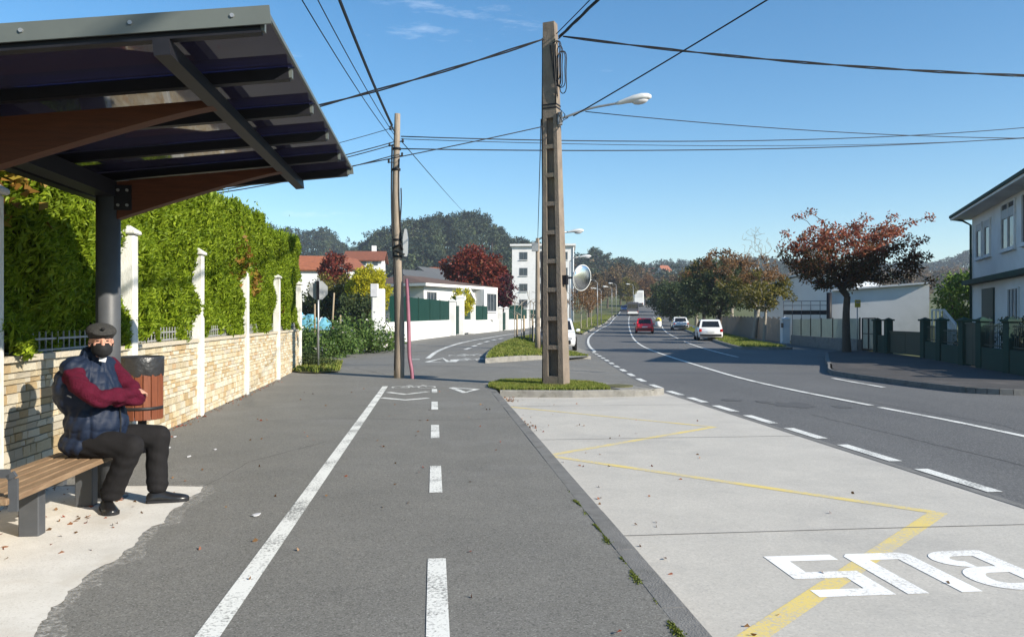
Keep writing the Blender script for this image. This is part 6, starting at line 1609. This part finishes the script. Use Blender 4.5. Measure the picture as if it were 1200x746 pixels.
# low wall with wire mesh left of the red-leaved tree
mf = thing('mesh_fence', 'low grey wall with wire mesh panels behind the red-leaved tree', 'fence', (17.0, 44, 0))
a, b = Vector((17.6, 50, gr(50) + .08)), Vector((16.25, 37.2, gr(37) + .1))
wallseg(a, b, .52, .18, 'kerb_grey', mf); meshpanel(a, b, .525, 1.5, mf, 'wire_mesh', True, 'mesh_panel', 'dark_steel', 1.9)
wg = thing('wire_gate', 'double wire gate with dark frame next to the green pillars', 'gate', (16.1, 36, 0))
a, b = Vector((16.22, 36.9, gr(36) + .1)), Vector((16.02, 35.1, gr(35) + .1))
for s0, s1 in ((.02, .49), (.51, .98)):
    p, q = a.lerp(b, s0), a.lerp(b, s1); mb = MB()
    for u_, v_ in ((Vector((0, 0, .1)), Vector((0, 0, 1.5))),): mb.bar(p + u_, p + v_, .05, .05); mb.bar(q + u_, q + v_, .05, .05); mb.bar(p + v_, q + v_, .05, .05); mb.bar(p + u_, q + u_, .05, .05); mb.bar(p + Vector((0, 0, .8)), q + Vector((0, 0, .8)), .04, .04)
    lf_ = mb.build('gate_leaf', 'dark_steel', wg, True); mb = MB(); mb.slab(p + Vector((0, 0, .13)), q + Vector((0, 0, .13)), q + Vector((0, 0, 1.47)), p + Vector((0, 0, 1.47)), .01); mb.build('mesh_panel', 'wire_mesh', lf_, True)
wpil = thing('gate_pillar', 'white gate pillar with dark letterbox at the far end of the wire mesh', 'pillar', (18.0, 52.5, 0)); pier(Vector((18.0, 52.5, gr(52))), .5, 1.55, wpil, 'house_white', True, 'shaft'); mb = MB(); mb.box((17.74, 52.3, 1.0), (.05, .35, .3)); mb.build('letterbox', 'dark_steel', wpil, True)
bf = thing('board_fence', 'dark brown board fence behind the autumn trees', 'fence', (18.6, 58, 0))
a, b = Vector((18.2, 53.4, gr(53))), Vector((23.5, 92, .1)); n = 60
for k in range(n):
    p, q = a.lerp(b, k / n), a.lerp(b, (k + .93) / n); wallseg(p, q, 1.6 + .06 * ((k * 7) % 3), .04, 'pole_wood', bf, 'board', -.2)
# pale buildings behind the fence
wbl = thing('pale_hall', 'plain pale rendered hall wall behind the red-leaved tree', 'building', (22, 48, 0))
e_ = Vector((-.91, .42, 0)); o0 = Vector((24.1, 46, 0)); n__ = Vector((.42, .91, 0)); q0 = o0 + e_ * 5.2
mb = MB(); vsx = [o0, q0, q0 + n__ * 9, o0 + n__ * 9]; mb.add([p + Vector((0, 0, -.3)) for p in vsx] + [p + Vector((0, 0, h_)) for p, h_ in zip(vsx, (3.45, 3.1, 3.1, 3.45))], [(3, 2, 1, 0), (4, 5, 6, 7), (0, 1, 5, 4), (1, 2, 6, 5), (2, 3, 7, 6), (3, 0, 4, 7)]); mb.build('wall', 'pale_render', wbl, True)
mb = MB(); mb.bar(o0 + Vector((0, 0, 3.5)), q0 + Vector((0, 0, 3.15)), .5, .1); mb.build('coping', 'pale_render', wbl, True)
mb = MB(); c = q0 + Vector((-.3, -.3, 0)); mb.tube([c, c + Vector((0, 0, 3.0))], .16, 8); mb.build('downpipe', 'dark_steel', wbl, True)
wh = thing('arched_shed', 'white shed with arched roof left of the red-leaved tree', 'building', (22.5, 64, 0))
o0 = Vector((26.2, 60, 0)); e_ = Vector((-.80, .6, 0)); n__ = Vector((.6, .8, 0)); Ls = 7.6
def arch(t): return 2.9 + 1.9 * math.sin(math.pi * (.08 + .84 * t)) 
rings = []
for dep_ in (0, 14): rings.append([o0 + n__ * dep_ + e_ * Ls * t + Vector((0, 0, arch(t))) for t in np.linspace(0, 1, 13)] + [o0 + n__ * dep_ + e_ * Ls + Vector((0, 0, -.3)), o0 + n__ * dep_ + Vector((0, 0, -.3))])
mb = MB(); mb.loft(rings, True); mb.build('wall', 'pale_render', wh, True)
mb = MB(); rr = []
for dep_, dz_ in ((-.25, .06), (14.2, .06)): rr.append([o0 + n__ * dep_ + e_ * (Ls * (-.04 + 1.08 * t)) + Vector((0, 0, arch(t) + dz_)) for t in np.linspace(0, 1, 13)] + [o0 + n__ * dep_ + e_ * (Ls * (-.04 + 1.08 * t)) + Vector((0, 0, arch(t) + dz_ + .12)) for t in np.linspace(1, 0, 13)])
mb.loft(rr, True); mb.build('roof', 'lamp_body', wh, True)
tr_ = thing('terrace_rail', 'thin dark rail on the terrace before the arched shed', 'railing', (22, 57, 0)); a, b = W(918, 366, 57), W(972, 366, 55)
for dz_ in (0, .5, .8):
    mb = MB(); mb.bar(a + Vector((0, 0, dz_)), b + Vector((0, 0, dz_)), .04, .05 if dz_ else .3); mb.build('rail', 'shutter' if dz_ else 'dark_steel', tr_, True)
for t in np.linspace(0, 1, 6): mb = MB(); q = a.lerp(b, t); mb.bar(Vector((q.x, q.y, -.2)), q + Vector((0, 0, .8)), .04, .04); mb.build('upright', 'shutter', tr_, True)
# bus stop flag
bs_ = hit(1004.5, 411, lambda x, y: gr(y) + .12); zt_ = zpx(351, bs_.y)
bf2 = thing('bus_stop_sign', 'small yellow bus stop sign on a thin pole beside the red-leaved tree', 'sign', tuple(bs_))
mb = MB(); mb.tube([bs_, Vector((bs_.x, bs_.y, zt_ - .05))], .025, 8); mb.build('pole', 'galvanised', bf2, True)
mb = MB(); mb.cbox(Vector((bs_.x, bs_.y - .04, zt_ - .18)), (.26, .03, .34), .008); mb.build('sign_plate', 'yellow_plastic', bf2, True)
mb = MB(); mb.box(Vector((bs_.x, bs_.y - .058, zt_ - .12)), (.18, .006, .08)); mb.build('printed_panel', 'blind', bf2, True)

# ------------------------------------------------------------------ vehicles
def car(label, loc, hdg, L_, W_, H_, paint, kind='hatch', name='car', cat='car'):
    t = thing(name, label, cat, tuple(loc), hdg, 'vehicles on the road')
    w = W_ / 2
    def sec(y, hw, zb, zt, tum=.06): return [(-hw + .05, y, zb), (-hw, y, zb + .12), (-hw, y, (zb + zt) / 2 + .05), (-hw + tum, y, zt), (hw - tum, y, zt), (hw, y, (zb + zt) / 2 + .05), (hw, y, zb + .12), (hw - .05, y, zb)]
    zb = .22; bl = H_ * .60
    r_, f_ = -L_ / 2, L_ / 2
    st = [(r_, w * .86, .34, bl * .84), (r_ + .06, w * .93, .27, bl * .96), (r_ + .25, w * .98, zb, bl), (r_ + .8, w, zb, bl), (0, w, zb, bl * .985), (L_ * .18, w, zb, bl * .965), (L_ * .30, w * .985, zb, bl * .93), (L_ * .42, w * .94, zb, bl * .80), (f_ - .08, w * .84, .28, bl * .68), (f_, w * .72, .34, bl * .56)]
    mb = MB(); mb.loft([sec(*s_) for s_ in st], True, True)
    y0, y1, yt0, yt1 = (r_ + .10, L_ * .20, r_ + .42, -L_ * .02) if kind == 'hatch' else (r_ + .55, L_ * .20, r_ + 1.1, -L_ * .02)
    wb_, wt_ = w * .93, w * .74
    def fr(z, k): 
        yy0, yy1 = y0 + (yt0 - y0) * k, y1 + (yt1 - y1) * k; hw = wb_ + (wt_ - wb_) * k
        return [(-hw, yy0, z), (hw, yy0, z), (hw, yy1, z), (-hw, yy1, z)]
    rings = [fr(bl * .97, 0), fr(bl + (H_ - bl) * .86, .86), fr(H_ - .02, 1.08), fr(H_, 1.35)]
    mb.loft(rings, True, False); mb.build('body', paint, t)
    def pt_(side, s_, k, out):
        z = bl * .97 + (bl + (H_ - bl) * .86 - bl * .97) * k / .86
        q = [Vector(v) for v in fr(z, k)]
        a, b = {'rear': (q[0], q[1]), 'front': (q[2], q[3]), 'left': (q[3], q[0]), 'right': (q[1], q[2])}[side]
        nrm = {'rear': Vector((0, -1, .3)), 'front': Vector((0, 1, .3)), 'left': Vector((-1, 0, .2)), 'right': Vector((1, 0, .2))}[side]
        return a.lerp(b, s_) + nrm * out
    for side, spans in (('rear', [(.10, .90)]), ('front', [(.07, .93)]), ('left', [(.08, .46), (.50, .90)]), ('right', [(.10, .50), (.54, .92)])):
        for s0, s1 in spans:
            mb = MB(); mb.slab(pt_(side, s0, .14, .012), pt_(side, s1, .14, .012), pt_(side, s1, .80, .012), pt_(side, s0, .80, .012), .01); mb.build({'rear': 'rear_window', 'front': 'windscreen'}.get(side, 'side_window'), 'car_glass', t)
    for sx in (-1, 1):
        for yy in (r_ + L_ * .19, f_ - L_ * .20):
            rot_ = Matrix.Rotation(math.pi / 2, 3, 'Y')
            mb = MB(); mb.lathe([(.20, -.10), (.29, -.10), (.315, -.07), (.315, .07), (.29, .10), (.20, .10)], 20, (sx * (w - .07), yy, .315), rot_); wh_ = mb.build('wheel', 'tyre', t)
            mb = MB(); mb.lathe([(.205, -.085), (.19, -.105), (.05, -.10), (.05, .10), (.19, .105), (.205, .085)], 16, (sx * (w - .07), yy, .315), rot_); mb.build('rim', 'rim', wh_)
        mb = MB(); zl = bl * .80; mb.cbox((sx * (w * .83), r_ + .05, zl), (.20, .14, .22 if kind == 'hatch' else .16), .03); mb.build('tail_light', 'tail_red', t)
        mb = MB(); mb.cbox((sx * (w * .62), f_ - .06, bl * .66), (.34, .14, .14), .03); mb.build('headlight', 'shirt', t)
        mb = MB(); mb.ell((sx * (w + .09), L_ * .13, bl + .04), (.10, .05, .07), 10, 6); mb.build('wing_mirror', paint, t)
    mb = MB(); mb.cbox((0, r_ + .01, .40), (W_ * .86, .12, .16), .03); mb.build('bumper', 'black_plastic', t)
    mb = MB(); mb.box((0, r_ - .015, bl * .70), (.50, .02, .11)); mb.build('number_plate', 'plate_white', t)
    mb = MB(); mb.cbox((0, f_ - .0, .40), (W_ * .72, .10, .18), .03); mb.build('bumper', 'black_plastic', t)
    return t
hd = -math.atan2(.14, 1)
def park(px, Y, hdg, L_): # rear centre seen at px
    x = (px - 600) * Y / F; c = Vector((x, Y, 0)) + Vector((-math.sin(hdg), math.cos(hdg), 0)) * L_ / 2
    return (c.x, c.y, gr(c.y) + .004)
car('white hatchback parked at the right kerb, nearest of the parked cars', park(833, 57, hd, 4.1), hd, 4.1, 1.76, 1.52, 'paint_white')
car('white saloon parked further on before the dark evergreens', park(798, 86, hd, 4.3), hd, 4.3, 1.74, 1.42, 'paint_white', 'saloon')
car('bright red hatchback driving away in the right lane', park(755.5, 74.5, hd, 3.7), hd, 3.7, 1.66, 1.45, 'paint_red')
Yb = 197; car('blue-white car coming towards us far up the road', ((731.5 - 600) * Yb / F, Yb, gr(Yb)), hd + math.pi, 4.2, 1.76, 1.5, 'paint_blue')
cx_ = (653.5 - 600) * 36.5 / F; car('white car parked half hidden behind the concrete pole', (cx_, 36.8, gz(cx_, 36.8) + .004), R(176), 4.1, 1.72, 1.45, 'paint_white')
def bus(label, Y, px, L_, W_, H_, paint, name, cat, dark):
    x = (px - 600) * Y / F; t = thing(name, label, cat, (x, Y + L_ / 2, gr(Y + L_ / 2) - .3), hd, 'vehicles on the road')
    mb = MB(); mb.cbox((0, 0, .45 + (H_ - .45) / 2), (W_, L_, H_ - .45), .12); mb.build('body', paint, t)
    mb = MB(); mb.box((0, -L_ / 2 - .005, H_ * .72), (W_ * .86, .03, H_ * .30)); mb.build('rear_window', 'car_glass', t) if dark else mb.build('rear_door', 'pale_render', t)
    for sx in (-1, 1):
        mb = MB(); mb.cbox((sx * W_ * .42, -L_ / 2, 1.0), (.18, .06, .4), .02); mb.build('tail_light', 'tail_red', t)
        for yy in (-L_ * .32, L_ * .32):
            mb = MB(); mb.lathe([(.25, -.14), (.46, -.14), (.48, 0), (.46, .14), (.25, .14)], 16, (sx * (W_ / 2 - .16), yy, .48), Matrix.Rotation(math.pi / 2, 3, 'Y')); wh_ = mb.build('wheel', 'tyre', t)
            mb = MB(); mb.lathe([(.25, -.13), (.10, -.12), (.10, .12), (.25, .13)], 12, (sx * (W_ / 2 - .16), yy, .48), Matrix.Rotation(math.pi / 2, 3, 'Y')); mb.build('rim', 'rim', wh_)
        mb = MB(); mb.box((sx * (W_ / 2 + .004), 0, H_ * .70), (.02, L_ * .9, H_ * .26)); mb.build('side_window', 'car_glass', t) if dark else mb.build('side_panel', 'house_white', t)
    mb = MB(); mb.box((0, -L_ / 2 - .01, .85), (W_ * .9, .04, .5)); mb.build('bumper', 'plate_white' if dark else 'black_plastic', t)
bus('dark coach seen from behind further up the road', 172, 745, 9, 2.5, 3.1, 'paint_dark', 'coach', 'bus', True)
bus('white box lorry at the far end of the road', 222, 751, 8, 2.6, 4.6, 'paint_white', 'lorry', 'lorry', False)
# recycling container
rc = Vector(((771.5 - 600) * 101 / F, 101, gr(101)))
rb = thing('recycling_container', 'rounded recycling container with yellow top on the right kerb', 'container', tuple(rc))
mb = MB(); mb.lathe([(.34, 0), (.38, .2), (.38, .75)], 16); mb.build('drum', 'plate_white', rb); mb = MB(); mb.lathe([(.40, .75), (.37, .95), (.26, 1.12), (.06, 1.2)], 16); mb.build('dome', 'yellow_plastic', rb)
mb = MB(); mb.lathe([(.12, 0), (.12, .05)], 10, (0, -.37, .88), Matrix.Rotation(math.pi / 2, 3, 'X')); mb.build('opening', 'black_plastic', rb)

# ------------------------------------------------------------------ street lamps down the road
def street_lamp(label, px, Y, ytop, dirx):
    x = (px - 600) * Y / F; z0 = gz(x, Y); zt_ = zpx(ytop, Y)
    t = thing('street_lamp', label, 'street lamp', (x, Y, z0), 0, 'street lamps')
    mb = MB(); mb.tube([(0, 0, 0), (0, 0, (zt_ - z0) * .6), (0, 0, zt_ - z0 - .3)], [.07, .055, .04], 8); mb.build('pole', 'galvanised', t)
    mb = MB(); mb.tube([(0, 0, zt_ - z0 - .35), (dirx * .25, 0, zt_ - z0 - .08), (dirx * .7, 0, zt_ - z0)], .035, 6); mb.build('arm', 'galvanised', t)
    lamp_head(t, Vector((dirx * .68, 0, zt_ - z0)), Vector((dirx, 0, .06)), 1.3, False)
street_lamp('nearest lamp post on the left verge beyond the traffic mirror', 700, 92, 328, -1)
street_lamp('second lamp post on the left verge beyond the traffic mirror', 704.5, 112, 338, -1)
street_lamp('third lamp post on the left verge, by the road bend', 717, 140, 336, -1)
street_lamp('farthest lamp post on the left verge', 722, 165, 332, -1)
street_lamp('lamp post with head beside the top of the traffic mirror', 668, 62, 301, 1)
street_lamp('faint lamp post at the far bend right of the coach lane', 742, 178, 333, -1)
z2 = zpx(271, p2.y - .3); l2 = thing('street_lamp', 'street lamp on the distant wooden pole, its head right of the concrete pole', 'street lamp', (p2.x, p2.y, z2), 0, 'street lamps')
a = Vector((p2.x, p2.y, z2 - .3)); b = W(664, 272, p2.y - .3)
mb = MB(); mb.tube([a, a.lerp(b, .5) + Vector((0, 0, .12)), b], .035, 6); mb.build('arm', 'galvanised', l2, True); lamp_head(l2, b, Vector((1, -.1, .08)), .9)

# ------------------------------------------------------------------ wooded hills
def hill(name, label, ridge, Yr, Yf, th, ntree, leafA, leafB, seed, card=1.0, wide=3.4, clumps=8, per=20, fracB=.35, zfoot=0.0):
    """ridge: pixel outline of the tree tops; slope from Yf (foot) to Yr (ridge)"""
    g = np.random.default_rng(seed); gg = random.Random(seed)
    xs = [p[0] for p in ridge]
    def top(px): return lin([(a, zpx(b, Yr)) for a, b in ridge], px)
    co = []; NX, NY = 40, 10; q = []
    for j in range(NY + 1):
        t = j / NY; Y_ = Yf + (Yr - Yf) * t
        for i in range(NX + 1):
            px = xs[0] + (xs[-1] - xs[0]) * i / NX; zr_ = top(px) - th
            z = zfoot + (zr_ - zfoot) * sm01(t) ** .9
            co.append(((px - 600) * Y_ / F, Y_, z))
    for i in range(NX + 1): co.append((co[NY * (NX + 1) + i][0] * 1.2, Yr * 1.25, zfoot - 2))
    for j in range(NY + 1):
        for i in range(NX): q.append((j * (NX + 1) + i, j * (NX + 1) + i + 1, (j + 1) * (NX + 1) + i + 1, (j + 1) * (NX + 1) + i))
    me = np_mesh(name, np.array(co), np.array(q)); hobj = link(name, me, 'meadow', None, 'structure')
    CA, CB, tr = [], [], MB()
    for k in range(ntree):
        t = gg.random() ** .8 if k > ntree * .35 else gg.uniform(.9, 1.0); Y_ = Yf + (Yr - Yf) * t; px = gg.uniform(xs[0], xs[-1])
        zb_ = zfoot + (top(px) - th - zfoot) * sm01(t) ** .9; x = (px - 600) * Y_ / F
        H_ = th * gg.uniform(.66, 1.02); isB = gg.random() < fracB and t < .75
        if isB:
            for c_ in range(clumps): s_ = c_ / clumps; CB.append((x + gg.gauss(0, wide * .22 * (1.1 - s_)), Y_ + gg.gauss(0, wide * .22), zb_ + H_ * (.08 + .8 * s_)))
        else:
            for c_ in range(clumps): a = gg.uniform(0, 6.283); r_ = wide * gg.uniform(.1, .75); CA.append((x + r_ * math.cos(a), Y_ + r_ * math.sin(a), zb_ + H_ * gg.uniform(.42, .96)))
            tr.tube([(x, Y_, zb_ - 1), (x + gg.uniform(-.5, .5), Y_, zb_ + H_ * .8)], [.35, .12], 4, False)
    if CA: o = link('forest_canopy', clump_leaves(g, [Vector(c) for c in CA], per, wide * .46, card, .65, .75, .1, 'canopy', seed), leafA, None, 'stuff'); tag(o, label, 'wood')
    if CB: o = link('forest_understorey', clump_leaves(g, [Vector(c) for c in CB], per, wide * .36, card, .6, 1.0, .3, 'lower', seed + 1), leafB, None, 'stuff'); tag(o, label.replace('wood', 'young lighter trees within the wood'), 'wood')
    o = tr.build('forest_trunks', 'bark', None, False, 'stuff'); tag(o, 'trunks of the ' + label, 'wood')
hill('wooded_hill', 'dark eucalyptus wood crowning the left hill', [(405, 300), (424, 282), (440, 270), (460, 262), (485, 258), (500, 251), (520, 250), (540, 247), (560, 246), (572, 250), (582, 258), (592, 272), (600, 279), (615, 280), (640, 288), (665, 296)], 420, 300, 19, 430, 'leaf_euc', 'leaf_euc_light', 301, 1.0, 4.6, 10, 34, .45, 9)
hill('wooded_hill', 'bluish eucalyptus wood on the far left skyline', [(180, 268), (260, 262), (312, 261), (322, 265), (338, 263), (350, 269), (362, 265), (380, 264), (392, 274), (402, 278), (412, 285), (425, 280), (450, 284)], 560, 440, 19, 330, 'leaf_euc', 'leaf_euc_light', 302, 1.2, 5.0, 9, 26, .3, 14)
hill('wooded_hill', 'dark tree-covered rise above the road bend', [(640, 300), (668, 296), (682, 299), (690, 292), (700, 289), (708, 293), (716, 303), (726, 302), (735, 300), (745, 310), (760, 316), (790, 322), (830, 326)], 460, 330, 16, 420, 'leaf_euc', 'leaf_far_brown', 303, 1.2, 3.6, 8, 18, .4, 9)
hill('wooded_hill', 'long low wooded ridge on the right skyline', [(700, 318), (745, 309), (762, 306), (780, 303), (800, 305), (830, 304), (860, 303), (890, 300), (930, 304), (980, 308), (1040, 308), (1085, 305), (1110, 302), (1128, 296), (1150, 290), (1200, 286), (1300, 280)], 760, 560, 15, 900, 'leaf_euc', 'leaf_far_brown', 304, 1.6, 4.4, 7, 14, .25, 20)
hill('wooded_hill', 'brownish wooded slope below the right skyline', [(820, 326), (860, 322), (900, 318), (940, 318), (1000, 318), (1060, 316), (1100, 314), (1150, 312), (1250, 312)], 420, 260, 11, 420, 'leaf_far_brown', 'leaf_dark', 305, 1.1, 3.2, 7, 16, .4, 6)

# ------------------------------------------------------------------ thin autumn haze
m_, nt_, N_, L_, b_ = new_mat('haze_air')
N_.remove(b_)
pv_ = N_.new('ShaderNodeVolumePrincipled'); pv_.inputs['Color'].default_value = (0.78, 0.87, 1.0, 1); pv_.inputs['Density'].default_value = 0.00033; pv_.inputs['Anisotropy'].default_value = 0.2
L_.new(pv_.outputs[0], N_['Material Output'].inputs['Volume'])
mb = MB(); mb.box((0, 1170, 54), (4200, 2520, 112)); hz_ = mb.build('haze', 'haze_air', None, False, 'stuff')
hz_['label'] = 'thin blue autumn haze over the whole valley'; hz_['category'] = 'haze'
